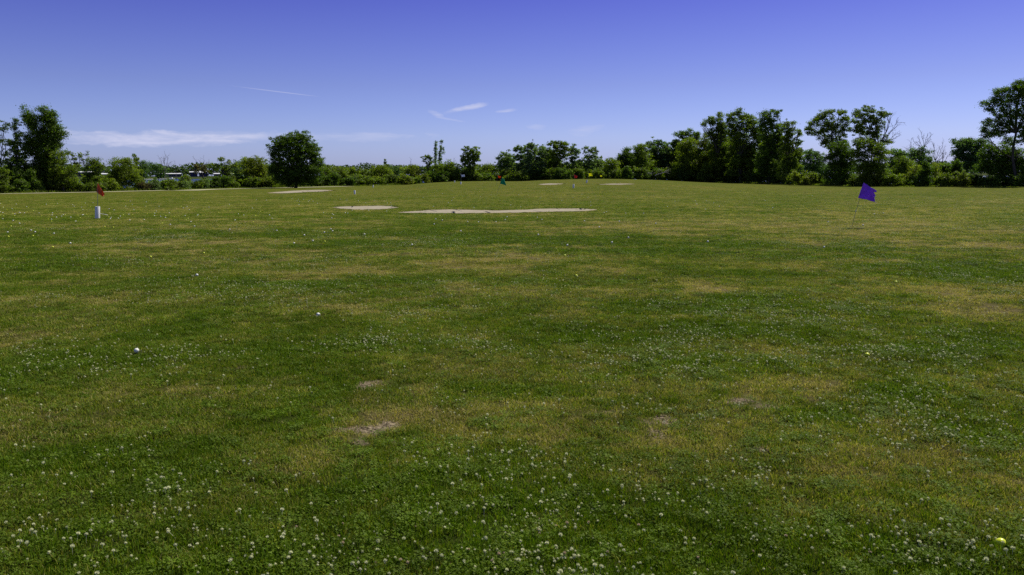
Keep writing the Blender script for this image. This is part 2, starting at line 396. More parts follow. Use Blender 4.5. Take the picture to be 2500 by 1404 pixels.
V = np.concatenate([np.stack([np.sin(wa) * q, np.cos(wa) * q, np.full_like(wa, WATER_Z)], -1) for q in rings])
n = len(wa); F = [[k * n + a, k * n + a + 1, (k + 1) * n + a + 1, (k + 1) * n + a] for k in range(4) for a in range(n - 1)]
o = mesh_np('river_water', V, np.array(F)[:, ::-1], wm)
tag(o, 'strip of blue river water glimpsed behind the scrub', kind='structure')

# ------------------------------------------------------------------ tubes, branches, leaves
def tube(path, radii, sides=6):
    path = np.asarray(path, float); radii = np.asarray(radii, float); n = len(path)
    tg = np.gradient(path, axis=0); tg /= np.linalg.norm(tg, axis=1, keepdims=True) + 1e-9
    up = np.array([0.13, 0.21, 1.0]); up /= np.linalg.norm(up)
    A = np.cross(tg, up); bad = np.linalg.norm(A, axis=1) < 0.25
    A[bad] = np.cross(tg[bad], [1, 0, 0]); A /= np.linalg.norm(A, axis=1, keepdims=True)
    B = np.cross(tg, A)
    th = np.arange(sides) * 2 * math.pi / sides
    V = path[:, None, :] + radii[:, None, None] * (np.cos(th)[None, :, None] * A[:, None, :] + np.sin(th)[None, :, None] * B[:, None, :])
    V = V.reshape(-1, 3)
    i = np.arange(n - 1)[:, None]; j = np.arange(sides)[None, :]; jn = (j + 1) % sides
    F = np.stack([i * sides + j, i * sides + jn, (i + 1) * sides + jn, (i + 1) * sides + j], -1).reshape(-1, 4)
    V = np.vstack([V, path[-1:] + tg[-1:] * radii[-1]]); k = len(V) - 1
    T = np.stack([(n - 1) * sides + np.arange(sides), (n - 1) * sides + (np.arange(sides) + 1) % sides, np.full(sides, k)], -1)
    return V, F, T
class Tubes:
    def __init__(s): s.V = []; s.F = []; s.T = []; s.n = 0
    def add(s, path, radii, sides=6):
        V, F, T = tube(path, radii, sides); s.V.append(V); s.F.append(F + s.n); s.T.append(T + s.n); s.n += len(V)
    def build(s, name, mat, parent=None, loc=(0, 0, 0), off=(0, 0, 0)):
        return mesh_np(name, np.vstack(s.V) - np.array(off), [np.vstack(s.F), np.vstack(s.T)], mat, parent, smooth=True, loc=loc)
def curve_pts(a, b, n, wob, g):
    a = np.asarray(a, float); b = np.asarray(b, float)
    s = np.linspace(0, 1, n)[:, None]; L = np.linalg.norm(b - a)
    p = a + (b - a) * s
    w_ = g.normal(0, 1, (2, 3)) * wob * L
    return p + np.sin(s * math.pi) * w_[0] + np.sin(s * 2 * math.pi) * w_[1] * 0.4
def leaves_mesh(name, centres, normals_bias, size, mat, parent, off, g, tone, aspect=1.6):
    """one bent rhombus leaf spray per centre"""
    n = len(centres)
    nr = g.normal(0, 1, (n, 3)) + normals_bias
    nr /= np.linalg.norm(nr, axis=1, keepdims=True)
    r = g.normal(0, 1, (n, 3)); u = np.cross(nr, r); u /= np.linalg.norm(u, axis=1, keepdims=True)
    v = np.cross(nr, u)
    s = (size * g.uniform(0.6, 1.35, n))[:, None]
    c = centres
    p0 = c - u * s * 0.5 * aspect ** .5; p2 = c + u * s * 0.5 * aspect ** .5
    p1 = c - v * s * 0.5 / aspect ** .5 + nr * s * 0.1; p3 = c + v * s * 0.5 / aspect ** .5 + nr * s * 0.1
    V = np.stack([p0, p1, p2, p3], 1).reshape(-1, 3) - np.array(off)
    F = np.arange(n * 4).reshape(-1, 4)
    return mesh_np(name, V, F, mat, parent, attrs={'tone': ('FLOAT', 'FACE', tone)})

def grow_twigs(tb, a, d, L, r, depth, g, spread=0.6, sides=5):
    a = np.asarray(a, float); d = np.asarray(d, float); d = d / np.linalg.norm(d)
    b = a + d * L
    p = curve_pts(a, b, 5, 0.06, g)
    tb.add(p, np.linspace(r, r * 0.45, 5), sides)
    if depth <= 0: return
    for k in range(g.integers(2, 4)):
        s = g.uniform(0.35, 1.0); q = a + (b - a) * s
        nd = d + g.normal(0, spread, 3); nd[2] += 0.25
        grow_twigs(tb, q, nd, L * g.uniform(0.45, 0.75), r * 0.55, depth - 1, g, spread, 4)

def tree(name, label, cat, base_px, D, blobs, mat, density=1.0, leaf=1.95, group=None, trunk_r=None, forks=1, clump=None, depth=0.85, seed=0, lean=None, wood='bark', limbs=True, low=0.35, fat=1.26):
    """blobs in photo pixels at distance D become ellipsoids of leaf clumps; limbs run from the trunk to each of them"""
    g = np.random.default_rng(abs(seed + int(base_px * 13) + len(blobs)))
    m_px = D / FPX
    d0 = ray(base_px, 430.0); bx, by = d0[0] / math.hypot(d0[0], d0[1]) * D, d0[1] / math.hypot(d0[0], d0[1]) * D
    bz = float(terrain(bx, by))
    base = np.array([bx, by, bz])
    fwd = np.array([bx, by, 0]) / D
    root = empty(name, base.tolist(), label, cat, group)
    Cs = []; cb = by / D
    for (px, py, rx, ry) in blobs:
        c = at_dist(px, py, D)
        a = rx * m_px * fat * cb * cb; b = ry * m_px * (fat * .97) * cb; dd = max(min(a, b * 1.6), 0.35 * max(a, b)) * depth
        c = c + fwd * g.uniform(-0.35, 0.35) * dd
        Cs.append((c, a, b, dd))
    # wood
    tb = Tubes()
    allc = np.array([c[0] for c in Cs]); H = max(c[0][2] + c[2] for c in Cs) - bz
    tr = trunk_r or 0.012 * H + 0.03
    order = np.argsort([c[0][2] for c in Cs])
    meanx = allc.mean(0)
    hub = base + np.array([0, 0, H * low]) + (meanx - base) * np.array([.3, .3, 0])
    starts = []
    for f in range(forks):
        off = np.array([g.normal(0, 0.25 * tr * 4), g.normal(0, tr), 0]) if forks > 1 else np.zeros(3)
        hb = hub + np.array([g.normal(0, 0.06 * H), g.normal(0, 0.04 * H), 0]) * (forks > 1)
        p = curve_pts(base + off - [0, 0, 0.15], hb, 6, 0.03, g)
        rads = np.linspace(tr * 1.15, tr * 0.75, 6) / (forks ** .5); rads[0] *= 1.25
        tb.add(p, rads, 8)
        starts.append(hb)
    if limbs:
        for (c, a, b, dd) in Cs:
            s = starts[g.integers(0, len(starts))]
            e = c + np.array([0, 0, b * 0.55])
            if e[2] < s[2]: s = base + (s - base) * 0.5
            p = curve_pts(s, e, 8, 0.05, g)
            tb.add(p, np.linspace(tr * 0.6, tr * 0.10, 8) / (forks ** .5), 5)
            for k in range(5):
                q = p[g.integers(3, 8)]
                th = g.uniform(0, 6.28); e2 = c + np.array([math.cos(th) * a * .8, g.uniform(-1, 1) * dd * .7, math.sin(th) * b * .8])
                tb.add(curve_pts(q, e2, 5, 0.08, g), np.linspace(tr * 0.22, tr * 0.05, 5), 4)
    tb.build('trunk', M[wood], root, off=base)
    # leaves
    L = leaf * m_px
    cents = []; bias = []; tones = []
    for (c, a, b, dd) in Cs:
        cs = (clump or 7.0) * m_px * g.uniform(.85, 1.15)
        n_leaf = int(density * 2.65 * math.pi * a * b / (0.25 * L * L))
        per = int(np.clip(n_leaf / 14, 8, 50))
        ncl = max(4, int(n_leaf / per))
        u = g.normal(0, 1, (ncl, 3)); u /= np.linalg.norm(u, axis=1, keepdims=True)
        sa = g.uniform(-.35, .35)
        rad_ = g.uniform(0.12, 1, ncl) ** 0.5
        wob = 1 + 0.22 * np.sin(u[:, 0] * 5 + g.uniform(0, 6)) * np.sin(u[:, 2] * 6 + g.uniform(0, 6)) + 0.15 * g.normal(0, 1, ncl)
        pc = u * (rad_ * wob)[:, None] * np.array([1, 1, 1])
        X = c + np.outer(pc[:, 0] * a, [fwd[1], -fwd[0], 0]) + np.outer(pc[:, 1] * dd, fwd) + np.outer(pc[:, 2] * b, [0, 0, 1])
        ctone = np.clip(g.normal(0.42, 0.22, ncl), 0, 1)
        csz = np.clip(g.lognormal(0, .42, ncl), .4, 1.9)
        reps = np.clip((per * csz ** 1.8 * .75), 5, 160).astype(int)
        idx = np.repeat(np.arange(ncl), reps)
        Q = X[idx] + g.normal(0, 1, (len(idx), 3)) * np.array([cs, cs, cs * 0.62]) * 0.37 * csz[idx][:, None]
        cents.append(Q); oc = Q - X[idx]; oc /= np.linalg.norm(oc, axis=1, keepdims=True) + 1e-6
        bias.append(u[idx] * 0.5 + oc * 1.5 + np.array([0, 0, 0.5])); tones.append(np.clip(ctone[idx] + g.normal(0, 0.16, len(idx)), 0, 1))
    Q = np.vstack(cents); gz = terrain(Q[:, 0], Q[:, 1]) + 0.05
    keep = Q[:, 2] > gz
    leaves_mesh('crown', Q[keep], np.vstack(bias)[keep], L, M[mat], root, base, g, np.concatenate(tones)[keep])
    return root

def Dx(px, off=4.0):
    d = ray(px, 430.0); return float(field_edge(math.atan2(d[0], d[1]))) + off + (2.5 if px < 980 else 0.0)

# ------------------------------------------------------------------ the trees, left to right
G1 = 'trees along the left edge of the field'
G2 = 'trees behind the low mound in the middle'
G3 = 'trees of the right grove'
tree('feathery_tree', 'thin feathery tree at the far left, its sparse crown full of sky', 'tree', 12, Dx(10, 7),
     [(10, 306, 17, 15), (-15, 330, 25, 25), (14, 345, 20, 15), (30, 372, 26, 16), (-5, 385, 30, 25), (48, 392, 26, 18), (20, 405, 34, 16), (66, 372, 16, 18)], 'mid', 0.5, group=G1, forks=2, clump=5, fat=1.0)
tree('spire_tree', 'narrow dark spire of a tree just left of the tallest left tree', 'tree', 42, Dx(42, 5),
     [(39, 300, 7, 14), (40, 322, 11, 14), (38, 345, 14, 14), (42, 368, 18, 16), (44, 395, 24, 18), (30, 425, 40, 28), (75, 420, 24, 30)], 'dark', 0.95, group=G1, clump=5, fat=1.1)
tree('tall_cottonwood', 'tallest tree on the left, dense dark crown split into two peaks', 'tree', 116, Dx(116, 4),
     [(68, 286, 13, 22), (82, 300, 14, 20), (108, 282, 13, 22), (126, 290, 16, 24), (140, 322, 17, 20), (85, 335, 25, 22), (118, 325, 28, 30), (70, 355, 18, 18), (130, 352, 20, 18), (100, 368, 30, 22),
      (108, 395, 30, 24), (112, 425, 28, 28), (85, 432, 24, 30), (135, 430, 20, 26)], 'dark', 1.35, group=G1, clump=8, low=0.3, fat=1.12, trunk_r=0.19)
tree('skirt_tree', 'lighter green tree tucked against the right foot of the tallest left tree', 'tree', 152, Dx(150, 2),
     [(140, 385, 17, 20), (150, 410, 24, 18), (170, 415, 16, 10), (148, 438, 28, 22), (172, 440, 16, 14)], 'mid', 0.95, group=G1)
tree('arching_sapling', 'spindly sapling arching right with tufts of bright leaves', 'tree', 188, Dx(185, 6),
     [(160, 371, 7, 4), (172, 374, 8, 5), (183, 383, 8, 7), (181, 397, 8, 8), (192, 405, 8, 7), (196, 378, 5, 5)], 'bright', 0.5, group=G1, trunk_r=0.08, clump=3)
tree('grey_sapling', 'thin greyish half bare sapling beside the arching sapling', 'tree', 205, Dx(205, 9),
     [(197, 382, 5, 8), (213, 378, 4, 6), (203, 395, 9, 9), (212, 402, 6, 9)], 'grey', 0.28, group=G1, trunk_r=0.07, clump=3, wood='deadwood')
tree('rounded_small_tree', 'small rounded tree right of the grey sapling, above the low scrub', 'tree', 230, Dx(230, 6),
     [(222, 396, 10, 10), (236, 402, 16, 12), (220, 412, 12, 8), (244, 410, 9, 8), (232, 440, 14, 18)], 'mid', 0.9, group=G1)
tree('broad_bush_tree', 'broad leafy bush tree right of the near red flag, left of a small spire', 'tree', 308, Dx(308, 3),
     [(295, 402, 20, 12), (312, 400, 12, 12), (290, 425, 18, 14), (312, 425, 26, 18), (330, 440, 20, 16), (300, 448, 24, 16), (285, 440, 14, 14)], 'bright', 0.95, group=G1, forks=2)
tree('leafy_spire', 'small leafy spire rising over the broad bush tree', 'tree', 333, Dx(333, 7),
     [(328, 383, 4, 7), (334, 392, 8, 8), (333, 405, 7, 9), (334, 422, 8, 12)], 'mid', 0.8, group=G1, clump=3)
tree('bluish_tree', 'hazy blue green tree right of the small leafy spire', 'tree', 352, Dx(352, 26),
     [(350, 402, 13, 9), (350, 420, 13, 14), (340, 425, 9, 12)], 'blue', 1.0, group=G1)
tree('hazy_tree', 'dusky small tree with a flat top beside the bare twiggy tree', 'tree', 383, Dx(383, 24),
     [(378, 407, 8, 8), (392, 412, 9, 8), (388, 428, 12, 9), (402, 418, 8, 7)], 'blue', 0.9, group=G1)
tree('brown_leaved_tree', 'dull brown leaved tree with bare twigs above the dark blue sheds', 'tree', 496, Dx(496, 8),
     [(489, 408, 13, 9), (500, 415, 8, 8), (480, 416, 8, 6)], 'brown', 0.75, group=G1, trunk_r=0.12, clump=4, low=0.5)
tree('sparse_light_tree', 'sparse tree with flat layers of light green leaves left of the yellow green tree', 'tree', 548, Dx(548, 5),
     [(539, 389, 9, 4), (520, 402, 10, 4), (556, 397, 8, 6), (547, 408, 22, 7), (575, 404, 9, 6), (548, 424, 16, 12), (556, 440, 16, 12)], 'bright', 0.7, group=G1, trunk_r=0.12, clump=4)
tree('greyish_tree', 'dim grey green tree pressed against the left of the yellow green tree', 'tree', 588, Dx(588, 9),
     [(590, 396, 13, 11), (583, 415, 14, 16), (588, 438, 16, 18)], 'grey', 0.75, group=G1)
tree('yellow_green_tree', 'plump yellow green tree left of the dark round tree', 'tree', 618, Dx(618, 4),
     [(605, 397, 12, 10), (624, 395, 18, 11), (632, 412, 16, 14), (612, 418, 18, 16), (640, 425, 10, 12), (618, 440, 24, 14), (640, 444, 14, 10)], 'yellow', 1.15, group=G1)
tree('shaded_tree', 'blue green tree half hidden behind the left side of the dark round tree', 'tree', 655, Dx(655, 16),
     [(655, 410, 13, 12), (650, 425, 12, 16), (662, 436, 14, 14)], 'blue', 1.0, group=G1)
tree('round_tree', 'big dark round tree standing alone at the edge of the mown field', 'tree', 721, Dx(721, -4.5),
     [(690, 343, 20, 14), (718, 334, 20, 13), (740, 338, 17, 14), (678, 360, 18, 18), (710, 358, 24, 20), (745, 360, 24, 20), (765, 368, 18, 18), (672, 385, 14, 16), (700, 385, 26, 20), (735, 388, 28, 22),
      (772, 392, 19, 20), (676, 405, 16, 12), (690, 420, 20, 18), (722, 420, 26, 20), (756, 418, 26, 20), (700, 440, 22, 12), (740, 440, 26, 12), (780, 408, 10, 12), (682, 436, 14, 12), (712, 442, 14, 9), (762, 440, 16, 11), (668, 420, 10, 12)],
     'dark', 1.25, group=G1, clump=6, trunk_r=0.2, low=0.2, fat=1.16)
tree('hidden_tree', 'green tree peeping out right of the dark round tree', 'tree', 800, Dx(800, 6),
     [(796, 412, 12, 10), (805, 428, 16, 16), (790, 436, 14, 14), (822, 430, 14, 12)], 'mid', 1.1, group=G1)
tree('scrubby_tree', 'low spreading bright green tree, second from the round tree on its right', 'tree', 832, Dx(832, 5),
     [(826, 415, 14, 8), (836, 428, 16, 12), (828, 440, 18, 10)], 'bright', 1.1, group=G1)
tree('bright_thicket_tree', 'wide bright green thicket tree below the tiny spire', 'tree', 928, Dx(928, 8),
     [(915, 418, 16, 9), (935, 416, 16, 10), (946, 428, 14, 12), (925, 434, 20, 12)], 'bright', 1.15, group=G1)
tree('tiny_spire_tree', 'tiny dark spire poking from the thicket in the left centre', 'tree', 941, Dx(941, 12),
     [(940, 395, 3, 7), (942, 405, 6, 6), (944, 414, 8, 7)], 'mid', 1.0, group=G1, clump=2.5)
tree('dusky_tree', 'dusky blue green tree right of the wide bright thicket tree', 'tree', 966, Dx(966, 30),
     [(958, 412, 9, 8), (972, 414, 12, 9), (966, 428, 18, 12)], 'blue', 1.1, group=G1)
tree('olive_tree', 'olive coloured bushy tree left of the two thin poplars', 'tree', 1006, Dx(1006, 10),
     [(996, 420, 14, 12), (1012, 414, 14, 10), (1018, 428, 14, 14), (1004, 436, 18, 10)], 'yellow', 0.85, group=G2)
tree('umbrella_sapling', 'small tree with a tufted umbrella crown just left of the thin poplars', 'tree', 1044, Dx(1044, 9),
     [(1037, 385, 6, 6), (1047, 382, 7, 5), (1052, 392, 6, 6), (1040, 397, 8, 6), (1048, 408, 8, 8), (1044, 424, 9, 12)], 'mid', 0.85, group=G2, clump=3, trunk_r=0.12)
tree('slim_poplar', 'left and shorter of the two slim poplars, greyish and very narrow', 'tree', 1064, Dx(1064, 14),
     [(1065, 352, 2.5, 9), (1063, 366, 4, 9), (1064, 380, 4, 9), (1064, 394, 3.5, 9), (1065, 410, 4, 10)], 'grey', 1.0, group=G2, clump=3.2, fat=1.05, trunk_r=0.13, limbs=False, low=0.8, wood='deadwood')
tree('slim_poplar', 'right and taller of the two slim poplars, forked narrow crown', 'tree', 1077, Dx(1077, 15),
     [(1077, 347, 3, 8), (1076, 362, 3.5, 9), (1075, 377, 4, 9), (1082, 368, 2.2, 8), (1076, 392, 4, 9), (1078, 408, 4, 9)], 'grey', 1.0, group=G2, clump=3.2, fat=1.05, trunk_r=0.14, limbs=False, low=0.8, wood='deadwood')
tree('poplar_foot_tree', 'leafy bush tree around the feet of the slim poplars', 'tree', 1080, Dx(1080, 7),
     [(1070, 412, 14, 12), (1092, 402, 13, 9), (1104, 404, 9, 7), (1085, 425, 22, 14), (1108, 422, 12, 14), (1062, 430, 12, 10), (1096, 438, 26, 8)], 'mid', 0.85, group=G2)
tree('upright_oval_tree', 'upright airy oval tree standing alone right of the slim poplars', 'tree', 1149, Dx(1149, 6),
     [(1141, 368, 9, 10), (1158, 370, 12, 10), (1147, 382, 16, 12), (1132, 388, 8, 10), (1162, 385, 9, 11), (1148, 400, 18, 11), (1150, 420, 15, 14), (1150, 435, 17, 9)], 'mid', 1.1, group=G2, clump=4)
tree('lime_bush_tree', 'lime green bushy tree behind the green flag', 'tree', 1186, Dx(1186, 9),
     [(1176, 416, 14, 10), (1196, 416, 14, 12), (1186, 430, 22, 12)], 'bright', 1.1, group=G2)
tree('wispy_willow', 'wispy pale crowned tree, leftmost of the middle grove', 'tree', 1240, Dx(1240, 10),
     [(1232, 380, 14, 10), (1222, 392, 8, 12), (1244, 392, 12, 13), (1228, 405, 11, 7), (1244, 415, 14, 12), (1232, 430, 16, 10)], 'grey', 1.05, group=G2, forks=2, clump=4)
tree('ragged_tree', 'ragged grey green tree second from the left in the middle grove', 'tree', 1270, Dx(1270, 9),
     [(1262, 364, 8, 8), (1274, 366, 9, 7), (1268, 382, 14, 11), (1282, 395, 12, 12), (1268, 408, 16, 14), (1272, 428, 20, 12)], 'grey', 1.0, group=G2, forks=2, clump=4)
tree('feathery_crown_tree', 'broad feathery tree with a pale trunk in the middle grove', 'tree', 1288, Dx(1288, 7),
     [(1298, 352, 9, 7), (1290, 362, 12, 9), (1312, 362, 16, 10), (1325, 374, 12, 12), (1302, 380, 18, 13), (1290, 400, 14, 12), (1318, 398, 16, 14), (1304, 420, 22, 14)], 'grey', 1.05, group=G2, clump=4, wood='deadwood')
tree('leafy_crown_tree', 'greenest and tallest tree of the middle grove, right of its centre', 'tree', 1356, Dx(1356, 8),
     [(1350, 351, 11, 8), (1368, 354, 14, 9), (1380, 362, 9, 8), (1350, 368, 18, 12), (1372, 374, 14, 12), (1352, 394, 20, 13), (1366, 412, 20, 16), (1348, 425, 22, 14)], 'mid', 1.1, group=G2, clump=4)
tree('grey_willow', 'greyish upright tree second from the right in the middle grove', 'tree', 1398, Dx(1398, 10),
     [(1397, 362, 7, 8), (1408, 372, 9, 8), (1394, 380, 12, 12), (1406, 394, 12, 12), (1398, 412, 17, 14), (1392, 428, 20, 10)], 'grey', 1.05, group=G2, clump=4)
tree('forked_tree', 'forked airy tree at the right end of the middle grove', 'tree', 1436, Dx(1436, 9),
     [(1432, 366, 9, 7), (1449, 367, 11, 7), (1438, 380, 14, 9), (1430, 398, 16, 12), (1440, 412, 18, 12), (1436, 428, 22, 10)], 'grey', 1.05, group=G2, forks=2, clump=4)
tree('tiny_top_tree', 'low tree with a tiny pointed top right of the forked airy tree', 'tree', 1468, Dx(1468, 14),
     [(1468, 386, 2.5, 6), (1467, 397, 7, 7), (1468, 412, 12, 12), (1470, 428, 14, 10)], 'mid', 0.9, group=G2, clump=3)
tree('low_round_tree', 'low bright round topped tree where the mound meets the right grove', 'tree', 1492, Dx(1492, 6),
     [(1490, 392, 12, 8), (1492, 406, 18, 11), (1480, 420, 14, 12), (1500, 424, 16, 12)], 'bright', 1.0, group=G2)
tree('edge_tree', 'dark low tree at the left end of the right grove', 'tree', 1530, Dx(1530, 10),
     [(1532, 370, 10, 8), (1524, 386, 13, 14), (1540, 392, 14, 18), (1526, 412, 18, 16), (1518, 428, 16, 8)], 'dark', 1.2, group=G3)
tree('pyramid_tree', 'mid green tree with a pyramid crown near the left end of the right grove', 'tree', 1566, Dx(1566, 7),
     [(1562, 362, 14, 9), (1566, 380, 20, 13), (1570, 402, 22, 16), (1568, 422, 26, 12)], 'mid', 1.15, group=G3)
tree('crested_tree', 'tree with an upright ragged crest, third from the left in the right grove', 'tree', 1604, Dx(1604, 12),
     [(1590, 350, 9, 8), (1608, 348, 11, 9), (1622, 356, 10, 10), (1602, 368, 22, 12), (1610, 388, 24, 16), (1600, 408, 22, 16), (1630, 372, 10, 14)], 'blue', 1.1, group=G3, clump=5)
tree('domed_tree', 'taller dark tree with a flat domed top rising in the right grove', 'tree', 1676, Dx(1676, 12),
     [(1665, 330, 13, 9), (1686, 326, 18, 8), (1698, 338, 10, 9), (1670, 346, 20, 10), (1650, 352, 12, 8), (1660, 370, 20, 16), (1644, 385, 18, 20), (1665, 400, 20, 20)], 'dark', 1.15, group=G3, clump=5)
tree('light_front_tree', 'lighter green tree in front of the flat domed tree', 'tree', 1682, Dx(1682, 4),
     [(1684, 346, 14, 10), (1672, 362, 16, 13), (1692, 368, 14, 16), (1680, 390, 22, 18), (1676, 414, 26, 16), (1690, 430, 22, 10), (1658, 424, 18, 14)], 'bright', 1.1, group=G3)
tree('yellowish_tree', 'yellowish tree wedged against the left of the tall cottonwoods', 'tree', 1720, Dx(1720, 6),
     [(1724, 338, 11, 10), (1714, 352, 14, 11), (1730, 358, 12, 14), (1718, 376, 20, 16), (1716, 400, 22, 16), (1722, 424, 24, 14)], 'yellow', 0.95, group=G3)
tree('tall_leaning_tree', 'tall cottonwood with ragged arms reaching left, first of the tallest trees in the right grove', 'tree', 1748, Dx(1748, 5),
     [(1772, 330, 12, 14), (1776, 358, 14, 16), (1754, 285, 8, 7), (1732, 294, 11, 8), (1718, 306, 6, 7), (1748, 300, 14, 12), (1762, 312, 13, 14), (1738, 322, 14, 13), (1752, 342, 18, 15), (1742, 366, 18, 16), (1758, 388, 20, 18), (1745, 412, 22, 16), (1755, 432, 26, 12)], 'mid', 0.95, group=G3, clump=6, trunk_r=.3)
tree('tall_domed_cottonwood', 'tallest domed cottonwood of the right grove, airy at the top', 'tree', 1808, Dx(1808, 5),
     [(1858, 332, 10, 12), (1862, 356, 12, 16), (1803, 276, 10, 9), (1785, 285, 10, 9), (1820, 288, 14, 12), (1838, 298, 11, 12), (1796, 302, 18, 14), (1824, 312, 18, 14), (1845, 320, 12, 16), (1790, 325, 16, 14), (1815, 338, 20, 15), (1846, 345, 14, 18),
      (1795, 358, 20, 16), (1830, 368, 18, 16), (1805, 392, 24, 18), (1840, 400, 20, 18), (1800, 420, 26, 16), (1836, 430, 26, 14)], 'mid', 0.95, group=G3, clump=6, forks=2, trunk_r=0.19)
tree('twin_peaked_cottonwood', 'cottonwood with two tufted peaks over a dark crown', 'tree', 1878, Dx(1878, 5),
     [(1902, 328, 9, 12), (1904, 358, 12, 16), (1868, 280, 12, 9), (1890, 276, 13, 9), (1878, 294, 18, 10), (1866, 310, 12, 12), (1888, 310, 16, 14), (1872, 332, 16, 14), (1894, 345, 16, 18), (1874, 362, 18, 16), (1886, 388, 24, 18), (1868, 410, 22, 18), (1892, 425, 26, 16)], 'dark', 1.05, group=G3, clump=6, trunk_r=0.18)
tree('spreading_cottonwood', 'bright cottonwood spreading right, its limbs against the sky', 'tree', 1922, Dx(1922, 5),
     [(1930, 302, 11, 8), (1914, 308, 12, 12), (1934, 322, 12, 13), (1952, 324, 7, 8), (1918, 332, 16, 13), (1946, 345, 12, 8), (1926, 356, 16, 10), (1910, 365, 12, 14), (1948, 372, 10, 12), (1928, 395, 16, 20), (1906, 405, 16, 18), (1940, 400, 12, 14)], 'mid', 0.85, group=G3, clump=5, forks=2, trunk_r=.26)
tree('wide_branching_tree', 'tall branching tree left of the dead limbed tree, its arms reaching left', 'tree', 2040, Dx(2040, 6),
     [(2054, 272, 10, 10), (2060, 290, 11, 12), (2010, 282, 14, 10), (2030, 278, 10, 10), (1996, 292, 10, 12), (2018, 300, 18, 14), (1982, 302, 10, 8), (1970, 318, 9, 8), (1988, 324, 12, 8), (2040, 312, 18, 16), (2062, 320, 12, 16),
      (2008, 326, 14, 12), (2030, 345, 18, 14), (2056, 352, 14, 14), (2012, 350, 10, 9)], 'mid', 0.75, group=G3, clump=5.5, forks=2, trunk_r=0.17, low=.45)
tree('leaning_stem_tree', 'darker lower tree filling in below the tall branching tree', 'tree', 2052, Dx(2052, 3),
     [(2030, 358, 14, 9), (2056, 360, 16, 12), (2050, 372, 24, 14), (2070, 385, 18, 16), (2040, 395, 22, 18), (2062, 412, 26, 18), (2034, 425, 22, 14), (2062, 436, 30, 10)], 'dark', 1.05, group=G3)
tree('dead_limbed_tree', 'tall green tree with bare dead limbs reaching right against the sky', 'tree', 2118, Dx(2118, 5),
     [(2094, 276, 11, 11), (2116, 267, 10, 9), (2130, 270, 8, 10), (2102, 292, 18, 14), (2124, 292, 14, 12), (2148, 280, 13, 11), (2168, 279, 7, 5), (2142, 300, 12, 12), (2094, 315, 16, 14), (2118, 320, 16, 14), (2140, 325, 10, 12),
      (2100, 340, 14, 10), (2160, 340, 12, 10), (2170, 346, 8, 6), (2130, 345, 9, 10)], 'mid', 0.8, group=G3, clump=5.5, forks=2, trunk_r=0.17, low=.5)
tree('ivy_trunk_tree', 'dense lower growth around the trunks of the dead limbed tree', 'tree', 2122, Dx(2122, 2),
     [(2094, 354, 14, 10), (2118, 352, 13, 10), (2146, 360, 14, 9), (2100, 372, 20, 14), (2130, 368, 18, 12), (2150, 372, 20, 14), (2105, 395, 18, 18), (2140, 395, 22, 18), (2112, 420, 20, 18), (2148, 418, 22, 16)], 'mid', 0.85, group=G3)
tree('distant_grey_tree', 'hazy blue green tree seen low between the right grove and the branching tree', 'tree', 1985, Dx(1985, 35),
     [(1975, 375, 15, 10), (1992, 385, 20, 14), (1972, 398, 12, 12), (2000, 402, 18, 12), (1986, 415, 22, 10)], 'blue', 0.9, group=G3)
tree('mid_distance_tree', 'dull green tree right of the dead limbed tree, lower than it', 'tree', 2195, Dx(2195, 12),
     [(2182, 372, 14, 8), (2200, 376, 16, 9), (2190, 392, 22, 14), (2212, 396, 16, 14), (2196, 416, 28, 14), (2188, 432, 24, 8)], 'blue', 1.0, group=G3)
tree('olive_backdrop_tree', 'olive green tree in front of the small round topped tree', 'tree', 2205, Dx(2205, 6),
     [(2196, 396, 16, 14), (2214, 400, 14, 12), (2204, 420, 22, 16), (2190, 434, 18, 10)], 'mid', 1.0, group=G3)
tree('round_topped_tree', 'small round topped tree below the bare dead tree', 'tree', 2244, Dx(2244, 9),
     [(2232, 374, 14, 11), (2254, 372, 15, 11), (2244, 388, 20, 12), (2262, 392, 10, 10)], 'blue', 1.05, group=G3)
tree('pointed_evergreen', 'pointed dark evergreen at the field edge below the bare dead tree', 'tree', 2258, Dx(2258, 2),
     [(2262, 400, 7, 8), (2260, 412, 12, 9), (2258, 425, 17, 10), (2256, 438, 22, 10), (2254, 448, 25, 8)], 'dark', 1.7, group=G3, clump=5, low=.6)
tree('sunlit_bush_tree', 'sunlit yellow green bush leaning on the left of the pointed evergreen', 'bush', 2228, Dx(2228, 3),
     [(2240, 412, 10, 9), (2228, 422, 12, 9), (2220, 432, 14, 8), (2282, 415, 8, 14), (2285, 436, 10, 12)], 'yellow', 1.0, group=G3)
tree('distant_round_tree', 'dark rounded tree standing beyond the river right of the pointed evergreen', 'tree', 2358, Dx(2358, 34),
     [(2345, 352, 17, 12), (2368, 348, 20, 11), (2392, 352, 16, 12), (2342, 372, 15, 16), (2365, 375, 24, 18), (2392, 380, 18, 20), (2352, 398, 18, 14), (2378, 404, 22, 16)], 'blue', 1.35, group=G3, clump=6)
tree('far_right_tree', 'largest tree, at the right edge of the photo, open crown on a tall trunk', 'tree', 2484, Dx(2484, 3),
     [(2486, 208, 18, 12), (2510, 215, 26, 20), (2462, 224, 16, 12), (2438, 226, 10, 9), (2432, 244, 14, 12), (2404, 254, 12, 6), (2452, 250, 18, 14), (2486, 240, 22, 18), (2420, 266, 12, 8), (2448, 278, 18, 14), (2480, 272, 20, 14),
      (2412, 298, 14, 8), (2436, 304, 16, 10), (2462, 300, 14, 12), (2404, 318, 12, 9), (2426, 326, 16, 9), (2404, 332, 8, 5), (2456, 322, 14, 12), (2512, 290, 22, 40), (2500, 330, 14, 20), (2468, 345, 20, 9), (2530, 240, 26, 30)],
     'dark', 0.95, group=G3, clump=7, trunk_r=.15, low=.5)
